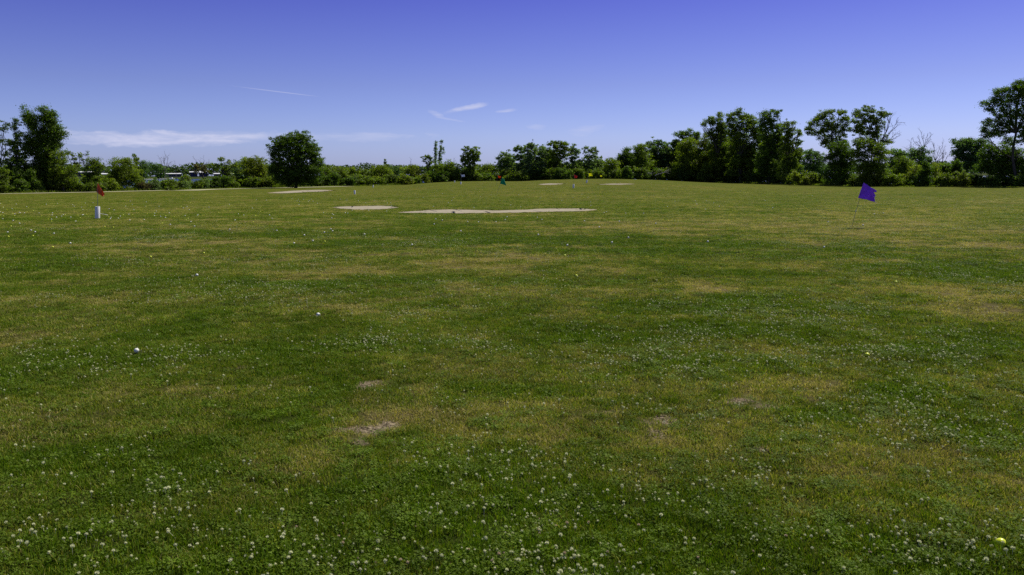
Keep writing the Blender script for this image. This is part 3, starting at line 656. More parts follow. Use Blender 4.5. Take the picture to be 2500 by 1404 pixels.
tree('far_right_undergrowth_tree', 'dense dark tree massed below the open crown of the largest tree', 'tree', 2440, Dx(2440, 4),
     [(2420, 362, 18, 12), (2450, 366, 20, 14), (2410, 385, 18, 14), (2440, 392, 26, 18), (2475, 385, 22, 18), (2400, 412, 16, 12), (2430, 416, 24, 14), (2466, 418, 26, 14), (2500, 400, 20, 20), (2520, 425, 24, 18)], 'dark', 1.25, group=G3)

# ------------------------------------------------------------------ dead and bare trees
def dead_tree(name, label, px, D, tips, r, start_py=None, seed=1, wood='deadwood', group=None, twigs=2):
    g = np.random.default_rng(seed)
    d0 = ray(px, 430.0); k = D / math.hypot(d0[0], d0[1]); bx, by = d0[0] * k, d0[1] * k
    base = np.array([bx, by, float(terrain(bx, by))])
    root = empty(name, base.tolist(), label, 'tree', group)
    tb = Tubes()
    topi = min(tips, key=lambda q: q[1])
    fork = at_dist((px + topi[0]) / 2, start_py, D)
    r = r * .72
    tb.add(curve_pts(base - [0, 0, .1], fork, 6, 0.02, g), np.linspace(r * 1.3, r * .8, 6), 7)
    tb.build('trunk', M[wood], root, off=base)
    for (tx, ty) in tips:
        e = at_dist(tx, ty, D) + np.array([0, g.uniform(-.6, .6), 0])
        tb = Tubes()
        p = curve_pts(fork, e, 9, 0.05, g)
        tb.add(p, np.linspace(r * .7, r * .12, 9), 5)
        for q in range(3, 8):
            dd = (e - fork); L = np.linalg.norm(dd) * g.uniform(.16, .32)
            grow_twigs(tb, p[q], dd / np.linalg.norm(dd) + g.normal(0, .6, 3), L, r * .3, twigs - 1, g)
        tb.build('branch', M[wood], root, off=base)
    return root
dead_tree('bare_tree', 'bare twiggy dead tree over the long white roofed boathouse', 401, Dx(401, 7), [(389, 385), (396, 378), (403, 376), (411, 382), (413, 396)], .055, 418, 3, group='bare dead trees')
dead_tree('bare_tree', 'bare dead tree with pale twigs above the brown leaved tree', 494, Dx(494, 9), [(471, 385), (482, 392), (494, 381), (506, 397), (514, 394)], .05, 412, 4, group='bare dead trees')
dead_tree('bare_tree', 'low bare branches showing right of the long white roof', 432, Dx(432, 9), [(428, 397), (438, 400), (442, 402)], .04, 420, 5, group='bare dead trees')
dead_tree('bare_tree', 'lone thin dead stem left of the umbrella crowned sapling', 1003, Dx(1003, 12), [(1001, 384), (1003, 392)], .05, 408, 6, group='bare dead trees', twigs=1)
dead_tree('bare_tree', 'thin bare twigs between the slim poplars and the upright oval tree', 1112, Dx(1112, 12), [(1108, 386), (1114, 396), (1105, 398)], .05, 412, 8, group='bare dead trees')
dead_tree('bare_tree', 'bare twigs above the low scrub beside the tiny spire', 912, Dx(912, 12), [(908, 402), (917, 401), (912, 398)], .04, 415, 8, group='bare dead trees')
dead_tree('bare_tree', 'large bare dead tree with forked limbs above the round topped tree', 2254, Dx(2254, 10), [(2237, 345), (2246, 330), (2256, 319), (2262, 330), (2274, 326), (2228, 342), (2270, 338)], .07, 362, 9, group='bare dead trees')
dead_tree('bare_tree', 'leaning dead tree with long limbs right of the largest bare dead tree', 2268, Dx(2268, 8), [(2279, 345), (2300, 344), (2284, 352), (2292, 356)], .06, 392, 10, group='bare dead trees')
dead_tree('bare_tree', 'faint thin dead stem at the right of the bare dead trees', 2300, Dx(2300, 20), [(2301, 356), (2306, 366), (2296, 372), (2313, 376)], .06, 398, 11, group='bare dead trees')
dead_tree('bare_tree', 'pale thin bare twigs just left of the largest bare dead tree', 2222, Dx(2222, 14), [(2228, 337), (2220, 350), (2212, 358)], .06, 374, 12, group='bare dead trees')
dead_tree('bare_tree', 'low curving dead branch over the dark pointed evergreen', 2272, Dx(2272, 6), [(2315, 374), (2308, 382), (2300, 368)], .05, 396, 13, group='bare dead trees')
dead_tree('bare_tree', 'dead limbs spread right from the tall green tree of the right grove', 2128, Dx(2128, 5), [(2201, 318), (2196, 298), (2190, 292), (2178, 281), (2196, 330), (2168, 290)], .085, 354, 14, group='bare dead trees')
g = np.random.default_rng(5)
for (lab, a, b) in [('bleached fallen branch lying left of the dark bushes of the right grove', (1573, 431), (1584, 421)), ('longer bleached fallen branch lying in the scrub before the right grove', (1599, 430), (1627, 416))]:
    D = Dx(1600, 1.0); pa = at_dist(a[0], a[1] - 1, D); pb_ = at_dist(b[0], b[1], D)
    tb = Tubes(); p = curve_pts(pa, pb_, 8, .05, g); tb.add(p, np.linspace(.09, .03, 8), 6)
    for q in (2, 4, 5, 6): grow_twigs(tb, p[q], (pb_ - pa) / np.linalg.norm(pb_ - pa) + g.normal(0, .5, 3), 1.0, .025, 1, g)
    o = tb.build('fallen_branch', M['palewood'], loc=pa.tolist(), off=pa)
    tag(o, lab, 'branch', 'bleached fallen branches')

# ------------------------------------------------------------------ scrub: individual bushes in named stretches
def bush(name, label, px, D, w_, ytop, ybase, mat, group, g, dens=1.05):
    h = (ybase - ytop)
    bl = []
    for k in range(g.integers(4, 8)):
        bl.append((px + g.uniform(-.42, .42) * w_, ytop + h * g.uniform(.22, .65), w_ * g.uniform(.12, .34), h * g.uniform(.16, .36)))
    bl.append((px, ybase - h * .28, w_ * .46, h * .32))
    return tree(name, label, 'bush', px, D, bl, mat, dens, group=group, trunk_r=0.05, forks=3, limbs=False, clump=4.5, low=.3, seed=int(g.integers(0, 9999)))
ORD = ['first', 'second', 'third', 'fourth', 'fifth', 'sixth', 'seventh', 'eighth', 'ninth', 'tenth'] + ['%dth' % k for k in range(11, 60)]
g = np.random.default_rng(99)
SCRUB = [  # x0, x1, n, top, base, D offset, mats, density, group label
    (-60, 60, 7, 420, 472, 3, ['dark', 'dark', 'mid'], 1.2, 'dark bush at the foot of the far left trees'),
    (60, 150, 7, 425, 471, 3, ['dark', 'dark'], 1.4, 'dark bush under the tallest left tree'),
    (150, 285, 8, 438, 468, 1, ['bright', 'mid', 'mid', 'bright'], 1.0, 'leafy bush in the scrub just behind the red flag'),
    (205, 275, 4, 424, 452, 6, ['mid', 'bright'], .8, 'taller leafy bush behind the scrub at the red flag'),
    (330, 425, 9, 442, 465, 2, ['mid', 'bright', 'grey', 'brown'], .95, 'low weedy bush by the wire fence in front of the river'),
    (425, 500, 8, 442, 463, 3, ['mid', 'grey', 'bright'], .95, 'low weedy bush between the boathouse view and the sheds view'),
    (440, 450, 1, 422, 450, 5, ['mid'], .9, 'small green bush covering the right end of the long boathouse'),
    (495, 660, 9, 430, 457, 3, ['dark', 'mid', 'mid', 'bright'], 1.05, 'bush at the foot of the trees left of the round tree'),
    (660, 790, 6, 436, 456, 5, ['dark', 'mid'], 1.2, 'shaded bush behind the trunk of the round tree'),
    (790, 900, 7, 430, 452, 3, ['mid', 'dark', 'yellow'], 1.0, 'bush right of the round tree'),
    (860, 912, 3, 414, 440, 9, ['grey', 'bright'], .85, 'taller bush left of the wide bright thicket tree'),
    (900, 1040, 9, 427, 449, 4, ['dark', 'mid', 'yellow'], 1.05, 'bush below the thicket left of the slim poplars'),
    (1040, 1220, 15, 420, 447, 6, ['dark', 'dark', 'mid'], 1.15, 'dark bush behind the left swell of the mound'),
    (1215, 1400, 15, 418, 443, 5, ['dark', 'dark', 'mid'], 1.15, 'dark bush under the middle grove'),
    (1400, 1520, 11, 418, 441, 5, ['dark', 'mid', 'mid'], 1.1, 'bush behind the yellow flags'),
    (1520, 1650, 12, 415, 437, 2, ['mid', 'bright', 'dark'], .95, 'low bush at the left foot of the right grove'),
    (1640, 1740, 6, 414, 443, 3, ['dark', 'dark', 'mid'], 1.1, 'bush in front of the yellowish tree'),
    (1695, 1790, 5, 335, 440, 9, ['mid', 'dark'], 1.0, 'bushy young tree filling in behind the ragged armed tall cottonwood'),
    (1775, 1870, 6, 328, 440, 9, ['dark', 'mid'], 1.0, 'bushy young tree filling in behind the domed cottonwood'),
    (1860, 1950, 5, 335, 440, 9, ['mid', 'dark'], .9, 'bushy young tree filling in behind the spreading cottonwood'),
    (1225, 1460, 12, 384, 440, 12, ['grey', 'mid', 'grey'], .9, 'young tree behind the trunks of the middle grove'),
    (1520, 1700, 8, 366, 436, 11, ['mid', 'blue', 'bright'], 1.0, 'young tree among the left end of the right grove'),
    (1730, 1930, 11, 405, 447, 6, ['dark', 'dark'], 1.2, 'deeply shaded bush under the tallest right trees'),  # canopy shade is partly put into the dark leaf colour here
    (1915, 1990, 5, 424, 450, 1, ['yellow', 'bright'], 1.0, 'sunlit bush between the right grove and the branching tree'),
    (1985, 2080, 5, 428, 452, 3, ['dark', 'mid'], 1.0, 'bush under the branching tree'),
    (2080, 2200, 7, 428, 452, 1, ['bright', 'mid', 'yellow'], .95, 'leafy bush behind the purple flag'),
    (2190, 2240, 3, 432, 454, 3, ['dark', 'mid'], 1.0, 'dark bush left of the pointed evergreen'),
    (2286, 2356, 7, 424, 453, 1, ['yellow', 'bright', 'bright'], 1.05, 'low sunlit bush right of the pointed evergreen'),
    (2290, 2345, 3, 396, 430, 12, ['mid', 'dark'], 1.1, 'taller green bush beyond the sunlit bushes at the right'),
    (2345, 2480, 10, 426, 457, 2, ['dark', 'dark'], 1.35, 'dark bush at the foot of the largest tree'),
    (2480, 2580, 4, 430, 459, 2, ['mid', 'dark'], 1.1, 'green bush at the right edge under the largest tree')]
for (x0, x1, n, yt, yb, off, mats, dens, lab) in SCRUB:
    for k in range(n):
        px = x0 + (x1 - x0) * (k + .5 + g.uniform(-.3, .3)) / n
        wd = max(26, (x1 - x0) / n * 2.0)
        bush('bush', lab if n == 1 else ORD[k] + ' from left: ' + lab, px, Dx(px, off + g.uniform(-1, 2)), wd, yt + (yb - yt) * g.uniform(-.32, .30), yb + 1, mats[g.integers(0, len(mats))], 'bushes: ' + lab, g, dens)

# ------------------------------------------------------------------ tall rough grass along the edge
g = np.random.default_rng(17)
n = 60000
bb = g.uniform(-0.72, 0.72, n)
rr_ = field_edge(bb) + np.where(bb < -0.1, 2.8, 0.2) + g.gamma(2.0, 1.6, n)
X = np.sin(bb) * rr_; Y = np.cos(bb) * rr_; Z = terrain(X, Y)
hmod = (fbm(X, Y, 3.0, 55, 3) ** 1.5) * 1.5
ht = g.uniform(.22, .50, n) * hmod
wd = g.uniform(.03, .07, n); th = g.uniform(0, 6.28, n); lx = g.normal(0, .12, n); ly = g.normal(0, .12, n)
p0 = np.stack([X - np.cos(th) * wd, Y - np.sin(th) * wd, Z - .02], -1); p1 = np.stack([X + np.cos(th) * wd, Y + np.sin(th) * wd, Z - .02], -1)
p2 = np.stack([X + lx, Y + ly, Z + ht], -1)
V = np.stack([p0, p1, p2], 1).reshape(-1, 3)
M['rough'] = leaf_mat('rough_grass', (0.085, 0.112, 0.024), yellow=(1.45, 1.2, 0.8))
o = mesh_np('tall_grass', V, np.arange(n * 3).reshape(-1, 3), M['rough'], attrs={'tone': ('FLOAT', 'FACE', np.clip(g.normal(.45, .25, n), 0, 1))})
tag(o, 'tall unmown grass along the foot of the trees', kind='stuff')

# ------------------------------------------------------------------ boxes and far shore
class Boxes:
    def __init__(s): s.V = []; s.F = []; s.n = 0
    def box(s, x0, x1, y0, y1, z0, z1):
        v = [(x, y, z) for z in (z0, z1) for (x, y) in ((x0, y0), (x1, y0), (x1, y1), (x0, y1))]
        f = [(0, 3, 2, 1), (4, 5, 6, 7), (0, 1, 5, 4), (1, 2, 6, 5), (2, 3, 7, 6), (3, 0, 4, 7)]
        s.V += v; s.F += [[a + s.n for a in q] for q in f]; s.n += 8
    def poly(s, v, f):
        s.V += list(v); s.F += [[a + s.n for a in q] for q in f]; s.n += len(v)
    def build(s, name, mat, parent=None, loc=(0, 0, 0)):
        me = bpy.data.meshes.new(name); me.from_pydata([tuple(map(float, v)) for v in s.V], [], s.F); me.update()
        me.materials.append(mat); o = bpy.data.objects.new(name, me); COL.objects.link(o); o.location = loc
        if parent: o.parent = parent
        return o
M['roof_white'] = principled('roof_white_metal', (0.78, 0.78, 0.76), 0.5, 0.4, noise=(0.3, .4, (.62, .62, .6)))
M['wall_dark'] = principled('wall_dark_grey', (0.10, 0.10, 0.12), 0.8, .2, noise=(0.5, .6, (.16, .16, .17)))  # plain dark grey for the boathouse walls, mottled by noise
M['wall_blue'] = principled('wall_dark_blue', (0.035, 0.035, 0.13), 0.7, .3, noise=(0.5, .5, (.05, .05, .15)))
M['wall_white'] = principled('wall_white', (0.6, 0.6, 0.6), 0.7, .3, noise=(0.5, .4, (.5, .5, .5)))
M['opening'] = principled('opening_dark', (0.02, 0.02, 0.028), 0.6, .3)
M['hull'] = principled('hull_white', (0.8, 0.8, 0.8), 0.35, .5, noise=(0.7, .3, (.6, .62, .66)))
def far_building(name, label, x0, x1, ytop, yeave, R_, roof, wall, bays, group):
    px = (x0 + x1) / 2
    c = at_dist(px, 425, R_); gz = float(terrain(c[0], c[1]))
    b = math.atan2(c[0], c[1]); k = R_ / FPX * math.cos(b) ** 2
    wdt = (x1 - x0) * k * .97; ztop = float(at_dist(px, ytop, R_)[2]) - gz; zeave = float(at_dist(px, yeave, R_)[2]) - gz
    root = empty(name, (c[0], c[1], gz), label, 'building', group); root.rotation_euler = (0, 0, -b)
    dp = 9.0; h = wdt / 2
    wl = Boxes(); wl.box(-h + .4, h - .4, -dp / 2 + .5, dp / 2 - .5, -0.6, zeave - .05); wl.build('wall', M[wall], root)
    r = Boxes()
    r.poly([(-h, -dp / 2, zeave), (h, -dp / 2, zeave), (h, dp / 2, zeave), (-h, dp / 2, zeave), (-h, 0, ztop), (h, 0, ztop),
            (-h, -dp / 2, zeave + .25), (h, -dp / 2, zeave + .25), (h, dp / 2, zeave + .25), (-h, dp / 2, zeave + .25)],
           [(3, 2, 1, 0), (0, 1, 7, 6), (2, 3, 9, 8), (6, 7, 5, 4), (8, 9, 4, 5), (0, 6, 4, 9, 3), (1, 2, 8, 5, 7)])
    r.build('roof', M[roof], root)
    for q in range(bays):
        xx = -h + (q + .5) * wdt / bays; bw = wdt / bays * .34
        w_ = Boxes(); w_.box(xx - bw, xx + bw, -dp / 2 + .42, -dp / 2 + .497, .15, zeave * .78); w_.build('opening', M['opening'], root)
    return root
GB = 'buildings on the far bank'
far_building('boathouse', 'long low boathouse with a white roof and dark bays across the river', 384, 443, 422.8, 425.0, 935, 'roof_white', 'wall_dark', 12, GB)
far_building('boathouse', 'longest low white roofed boathouse, half hidden behind the left trees', 143, 236, 418.6, 421.0, 935, 'roof_white', 'wall_dark', 16, GB)
far_building('small_house', 'small white roofed house glimpsed right of the rounded small tree', 247, 264, 422.8, 425.6, 938, 'roof_white', 'wall_white', 3, GB)
far_building('blue_shed', 'dark blue shed with a small pale roof by the brown leaved tree', 462, 483, 418.6, 421.0, 932, 'roof_white', 'wall_blue', 3, GB)
far_building('blue_house', 'dark blue house with a bright white roof below the brown leaved tree', 485, 508, 417.6, 422.0, 930, 'roof_white', 'wall_blue', 3, GB)
far_building('boathouse', 'short white roofed boathouse seen under the sparse light green tree', 521, 540, 422.6, 425.0, 935, 'roof_white', 'wall_dark', 4, GB)
far_building('small_house', 'tiny white roofed house between the sparse tree and the yellow green tree', 561, 571, 422.4, 425.4, 935, 'roof_white', 'wall_white', 2, GB)
far_building('small_house', 'white building glimpsed under the left side of the round tree', 663, 677, 420.5, 424.5, 935, 'roof_white', 'wall_white', 3, GB)
def boat(label, px, py, R_, L, rz, cabin=True):
    c = at_dist(px, 430, R_)
    root = empty('boat', (c[0], c[1], WATER_Z), label, 'boat', 'boats moored along the far bank'); root.rotation_euler = (0, 0, rz)
    N = 9; V = []; F = []
    for i_ in range(N):
        s = i_ / (N - 1); x = (s - .5) * L; wb = .17 * L * (1 - s ** 3) ** .6 + .02; dk = .10 * L + .05 * L * s * s
        V += [(x, -wb, dk), (x, -wb * .6, -.1), (x, wb * .6, -.1), (x, wb, dk)]
    for i_ in range(N - 1):
        a = i_ * 4; b_ = a + 4
        F += [(a, b_, b_ + 1, a + 1), (a + 1, b_ + 1, b_ + 2, a + 2), (a + 2, b_ + 2, b_ + 3, a + 3), (a + 3, b_ + 3, b_, a)]
    F += [(0, 1, 2, 3), tuple(reversed(range((N - 1) * 4, N * 4)))]
    h = Boxes(); h.poly(V, F); h.build('hull', M['hull'], root)
    if cabin:
        c_ = Boxes(); z = .11 * L; c_.poly([(-.2 * L, -.1 * L, z), (.15 * L, -.09 * L, z), (.15 * L, .09 * L, z), (-.2 * L, .1 * L, z), (-.18 * L, -.09 * L, z + .12 * L), (.05 * L, -.08 * L, z + .12 * L), (.05 * L, .08 * L, z + .12 * L), (-.18 * L, .09 * L, z + .12 * L)],
                               [(0, 1, 5, 4), (1, 2, 6, 5), (2, 3, 7, 6), (3, 0, 4, 7), (4, 5, 6, 7)])
        c_.build('cabin', M['hull'], root)
        w_ = Boxes(); w_.box(-.15 * L, .02 * L, -.105 * L, .105 * L, z + .05 * L, z + .09 * L); w_.build('window', M['opening'], root)
boat('white motor boat moored before the left boathouse, seen through the scrub', 173, 431, 880, 9, 1.2)
boat('small white boat below the left end of the long boathouse', 391, 431, 884, 7, .3)
boat('small white boat below the middle of the long boathouse', 418, 431, 884, 7, 2.8)
boat('small white boat at the right end of the long boathouse', 440, 431, 884, 7, .2)
boat('white boat glimpsed under the right side of the round tree', 758, 431, 700, 9, .1)
boat('white cabin boat seen between the bushes right of the round tree', 848, 431, 640, 9, 3.0)
boat('small pale boat glimpsed left of the umbrella crowned sapling', 1036, 431, 600, 7, .1)

g = np.random.default_rng(23)
cents = []; tones = []
pxs = np.arange(-350, 2900, 9.0)
for px in pxs:
    Rr = g.uniform(950, 1010)
    topo = 19 + 7 * fbm(np.array(px / 60.0), np.array(0.3), 1.0, 81, 3) + (2 if px > 2200 else 0) + g.normal(0, 1.8)
    if 876 < px < 906: topo = 28
    if 560 > px > 455: topo += 4
    c = at_dist(px, horizon(px) - topo * .55, Rr)
    a = g.uniform(5, 9) ; b = topo * .5 * Rr / FPX
    k = 150
    u = g.normal(0, 1, (k, 3)); u /= np.linalg.norm(u, axis=1, keepdims=True)
    q = c + u * (g.uniform(.3, 1, k) ** .4)[:, None] * np.array([a, a, b])
    cents.append(q); tones.append(np.clip(g.normal(.4 + g.normal(0, .2), .2, k), 0, 1))
Q = np.vstack(cents)
M['farleaf'] = leaf_mat('far_bank_foliage', (0.060, 0.090, 0.040), yellow=(1.2, 1.1, 1.0))  # distance haze is put into this bluish foliage colour
o = leaves_mesh('far_wood', Q, np.array([0, 0, .7]), 2.0, M['farleaf'], None, (0, 0, 0), g, np.concatenate(tones))
tag(o, 'low dusky line of woods along the far bank of the river', kind='stuff')

# ------------------------------------------------------------------ wire fence by the river
M['galv'] = principled('galvanised_steel', (0.38, 0.38, 0.36), 0.5, .5, metallic=0.6)
fr0 = at_dist(345, 450, Dx(345, 7)); fr1 = at_dist(424, 450, Dx(424, 7))
A_ = np.array([fr0[0], fr0[1]]); B_ = np.array([fr1[0], fr1[1]])
fz = lambda p: float(terrain(p[0], p[1]))
froot = empty('wire_fence', (A_[0], A_[1], fz(A_)), 'low galvanised wire fence in the weeds in front of the river', 'fence')
fo = np.array([A_[0], A_[1], fz(A_)]); FH = 1.25
NP = 5
pp = [A_ + (B_ - A_) * k / (NP - 1) for k in range(NP)]
for p in pp:
    tb = Tubes(); z = fz(p); tb.add([(p[0], p[1], z - .1), (p[0], p[1], z + FH * .5), (p[0], p[1], z + FH + .05)], [.035] * 3, 8); tb.build('post', M['galv'], froot, off=fo)
tb = Tubes(); tb.add([(p[0], p[1], fz(p) + FH) for p in pp], [.025] * NP, 6); tb.build('top_rail', M['galv'], froot, off=fo)
tb = Tubes(); Lf = np.linalg.norm(B_ - A_); ns = int(Lf / .12)
for k in range(ns):
    for s in (1, -1):
        q0 = A_ + (B_ - A_) * k / ns; q1 = A_ + (B_ - A_) * np.clip((k + s * 9) / ns, 0, 1)
        tb.add([(q0[0], q0[1], fz(q0) + .03), ((q0[0] + q1[0]) / 2, (q0[1] + q1[1]) / 2, fz(q0) + FH / 2), (q1[0], q1[1], fz(q0) + FH - .02)], [.0025] * 3, 3)
tb.build('wire_mesh', M['galv'], froot, off=fo)

# ------------------------------------------------------------------ cart path
def ribbon(name, pts, width, mat, lift=.03):
    """strip of ground along photo points, densified, following the terrain"""
    P2 = []
    for (a, b) in zip(pts[:-1], pts[1:]):
        for s in np.linspace(0, 1, 12, endpoint=False): P2.append((a[0] + (b[0] - a[0]) * s, a[1] + (b[1] - a[1]) * s))
    P2.append(pts[-1]); P2 = np.array(P2)
    X, Y, Z = hit(P2[:, 0], P2[:, 1]); C = np.stack([X, Y], -1)
    ker = np.ones(9) / 9; Cp = np.pad(C, ((4, 4), (0, 0)), mode='edge'); C = np.stack([np.convolve(Cp[:, k], ker, 'valid') for k in (0, 1)], -1)
    T_ = np.gradient(C, axis=0); T_ /= np.linalg.norm(T_, axis=1, keepdims=True); N_ = np.stack([-T_[:, 1], T_[:, 0]], -1)
    rows = []; nw = 5
    for s in np.linspace(-.5, .5, nw):
        e = C + N_ * (s * width); rows.append(np.stack([e[:, 0], e[:, 1], terrain(e[:, 0], e[:, 1]) + lift], -1))
    n = len(C); V = np.concatenate(rows)
    F = np.array([[k * n + i, k * n + i + 1, (k + 1) * n + i + 1, (k + 1) * n + i] for k in range(nw - 1) for i in range(n - 1)])
    return mesh_np(name, V, F, mat, smooth=True)
M['path'] = principled('pale_gravel', (0.42, 0.40, 0.24), .9, .1, noise=(0.6, .6, (0.30, 0.30, 0.15)))
o = ribbon('cart_path', [(-120, 476.5), (0, 473.6), (130, 471.4), (240, 469.3), (330, 467.0), (412, 465.2)], 2.6, M['path'])
tag(o, 'pale gravel cart path along the left edge of the field', kind='structure')
o = ribbon('cart_path', [(446, 466.0), (480, 464.2), (515, 462.6), (600, 460.8), (700, 458.8), (780, 457.0), (860, 455.0)], 3.0, M['path'])
tag(o, 'pale cart path passing behind the round tree', kind='structure')
o = ribbon('cart_path', [(940, 451.6), (975, 451.0), (1002, 450.4)], 2.6, M['path'])
tag(o, 'short visible piece of pale cart path left of the mound', kind='structure')

# ------------------------------------------------------------------ sand bunkers
sm_ = bpy.data.materials.new('bunker_sand'); sm_.use_nodes = True
t = NT(sm_.node_tree)
tcn = t.n('ShaderNodeTexCoord'); mp = t.n('ShaderNodeMapping', ins={0: tcn.outputs['Object'], 3: (0.6, 1.4, 1)})
n1 = t.n('ShaderNodeTexNoise', ins={'Vector': mp.outputs[0], 'Scale': 2.2, 'Detail': 5.0, 'Roughness': .7}).outputs[0]
n2 = t.n('ShaderNodeTexNoise', ins={'Vector': tcn.outputs['Object'], 'Scale': 25.0, 'Detail': 3.0}).outputs[0]
c = t.mix(t.n('ShaderNodeMapRange', ins={0: n1, 1: .3, 2: .7}).outputs[0], (.27, .23, .155, 1), (.42, .38, .285, 1))
c = t.mix(t.n('ShaderNodeMapRange', ins={0: n1, 1: .58, 2: .72, 3: 0.0, 4: .45}).outputs[0], c, (.20, .15, .085, 1))
rim_ = t.n('ShaderNodeAttribute', attribute_name='rim').outputs['Fac']
c = t.mix(t.n('ShaderNodeMapRange', ins={0: n2, 1: .56, 2: .64, 3: 0.0, 4: .45}).outputs[0], c, (.16, .12, .07, 1))
c = t.mix(t.m('MULTIPLY', rim_, t.n('ShaderNodeMapRange', ins={0: n1, 1: .3, 2: .6}).outputs[0]), c, (.25, .19, .085, 1))
b = t.n('ShaderNodeBump', ins={'Strength': .8, 'Distance': .05, 'Height': t.m('ADD', n1, t.m('MULTIPLY', n2, .3))})
pb = t.n('ShaderNodeBsdfPrincipled', ins={'Base Color': c, 'Roughness': .95, 'Specular IOR Level': .1, 'Normal': b.outputs[0]})
t.n('ShaderNodeOutputMaterial', ins={0: pb.outputs[0]})
M['lip'] = leaf_mat('bunker_lip_grass', (0.06, 0.07, 0.018))
def bunker(label, pts, seed, tilt=0.0):
    g = np.random.default_rng(seed)
    P2 = np.array(pts, float); X, Y, _ = hit(P2[:, 0], P2[:, 1])
    C = np.stack([X, Y], -1); ctr = C.mean(0)
    # closed smooth outline with small irregular bites
    n = len(C); dense = []
    for i_ in range(n):
        p0, p1, p2, p3 = C[i_ - 1], C[i_], C[(i_ + 1) % n], C[(i_ + 2) % n]
        for s in np.linspace(0, 1, 14, endpoint=False):
            dense.append(.5 * ((2 * p1) + (-p0 + p2) * s + (2 * p0 - 5 * p1 + 4 * p2 - p3) * s * s + (-p0 + 3 * p1 - 3 * p2 + p3) * s ** 3))
    Dn = np.array(dense); Dn = Dn + (np.stack([fbm(Dn[:, 0], Dn[:, 1], .7, seed, 3), fbm(Dn[:, 0], Dn[:, 1], .7, seed + 9, 3)], -1) - .5) * .9 + (np.stack([fbm(Dn[:, 0], Dn[:, 1], .2, seed, 2), fbm(Dn[:, 0], Dn[:, 1], .2, seed + 9, 2)], -1) - .5) * .25
    m = len(Dn); rows = []; rim = []
    # medial line: shrink towards the chord so that long thin shapes stay inside
    ax = C[np.argmax(C[:, 0])] - C[np.argmin(C[:, 0])]; ax /= np.linalg.norm(ax)
    tpos = (Dn - ctr) @ ax; lo = tpos.min(); hi = tpos.max()
    half = []
    nrm = np.array([-ax[1], ax[0]]); sp = (Dn - ctr) @ nrm
    mid = np.array([np.mean([sp[np.abs(tpos - q) < (hi - lo) * .06].min(), sp[np.abs(tpos - q) < (hi - lo) * .06].max()]) for q in tpos])
    Mid = ctr + np.outer(tpos * .93, ax) + np.outer(mid, nrm)
    for s in (0, .06, .2, .5, .8, 1):
        q = Dn + (Mid - Dn) * s; z = terrain(q[:, 0], q[:, 1]) + .018 
        rows.append(np.stack([q[:, 0], q[:, 1], z], -1)); rim.append(np.full(m, max(0, 1 - s * 4)))
    V = np.concatenate(rows); k = len(rows)
    F = np.array([[a * m + i_, a * m + (i_ + 1) % m, (a + 1) * m + (i_ + 1) % m, (a + 1) * m + i_] for a in range(k - 1) for i_ in range(m)])
    o0 = np.array([ctr[0], ctr[1], float(terrain(*ctr))])
    o = mesh_np('sand_bunker', V - o0, F, sm_, loc=o0.tolist(), smooth=True, attrs={'rim': ('FLOAT', 'POINT', np.concatenate(rim))})
    tag(o, label, kind='structure')
    # ragged turf lip on the far side
    far_i = np.where(sp > mid + .05)[0]
    nb = 14; pts_ = np.repeat(Dn[far_i], nb, axis=0) + g.normal(0, .07, (len(far_i) * nb, 2)) + nrm * .05
    N = len(pts_); z = terrain(pts_[:, 0], pts_[:, 1]); th = g.uniform(0, 6.28, N); wd = .03; ht = g.uniform(.01, .055, N) * (.3 + 1.2 * fbm(pts_[:, 0], pts_[:, 1], .8, 3, 2))
    V = np.stack([np.stack([pts_[:, 0] - np.cos(th) * wd, pts_[:, 1] - np.sin(th) * wd, z], -1), np.stack([pts_[:, 0] + np.cos(th) * wd, pts_[:, 1] + np.sin(th) * wd, z], -1),
                  np.stack([pts_[:, 0] + g.normal(0, .03, N), pts_[:, 1] + g.normal(0, .03, N), z + ht], -1)], 1).reshape(-1, 3) - o0
    l_ = mesh_np('turf_lip', V, np.arange(N * 3).reshape(-1, 3), M['lip'], o, attrs={'tone': ('FLOAT', 'FACE', g.uniform(0, .8, N))})
    return Dn
BK = [bunker('long pale sand bunker in the middle of the range, widest of the five', [(985, 519), (1030, 514.2), (1090, 512), (1180, 513.6), (1230, 514.3), (1330, 510.6), (1400, 509.6), (1443, 513), (1420, 516), (1350, 518), (1250, 520), (1150, 522), (1050, 521.7)], 3),
      bunker('oval sand bunker left of the longest bunker, with brownish edges', [(814, 508), (870, 504.3), (930, 503.3), (960, 504.5), (974, 507), (950, 511), (900, 512.8), (850, 511.8)], 5),
      bunker('sand bunker slanting up to the right in front of the round tree', [(655, 471.4), (700, 467), (760, 464.3), (800, 464), (814, 465.6), (790, 467.8), (730, 470.4), (690, 472.2)], 7),
      bunker('small thin sand bunker high on the mound, left of the red and yellow flags', [(1313, 450.6), (1340, 448.2), (1365, 448.2), (1377, 449.5), (1340, 451.6)], 9),
      bunker('thin sand bunker on the mound right of the yellow flags', [(1466, 450.2), (1500, 448.6), (1546, 449.4), (1510, 451.4)], 11)]

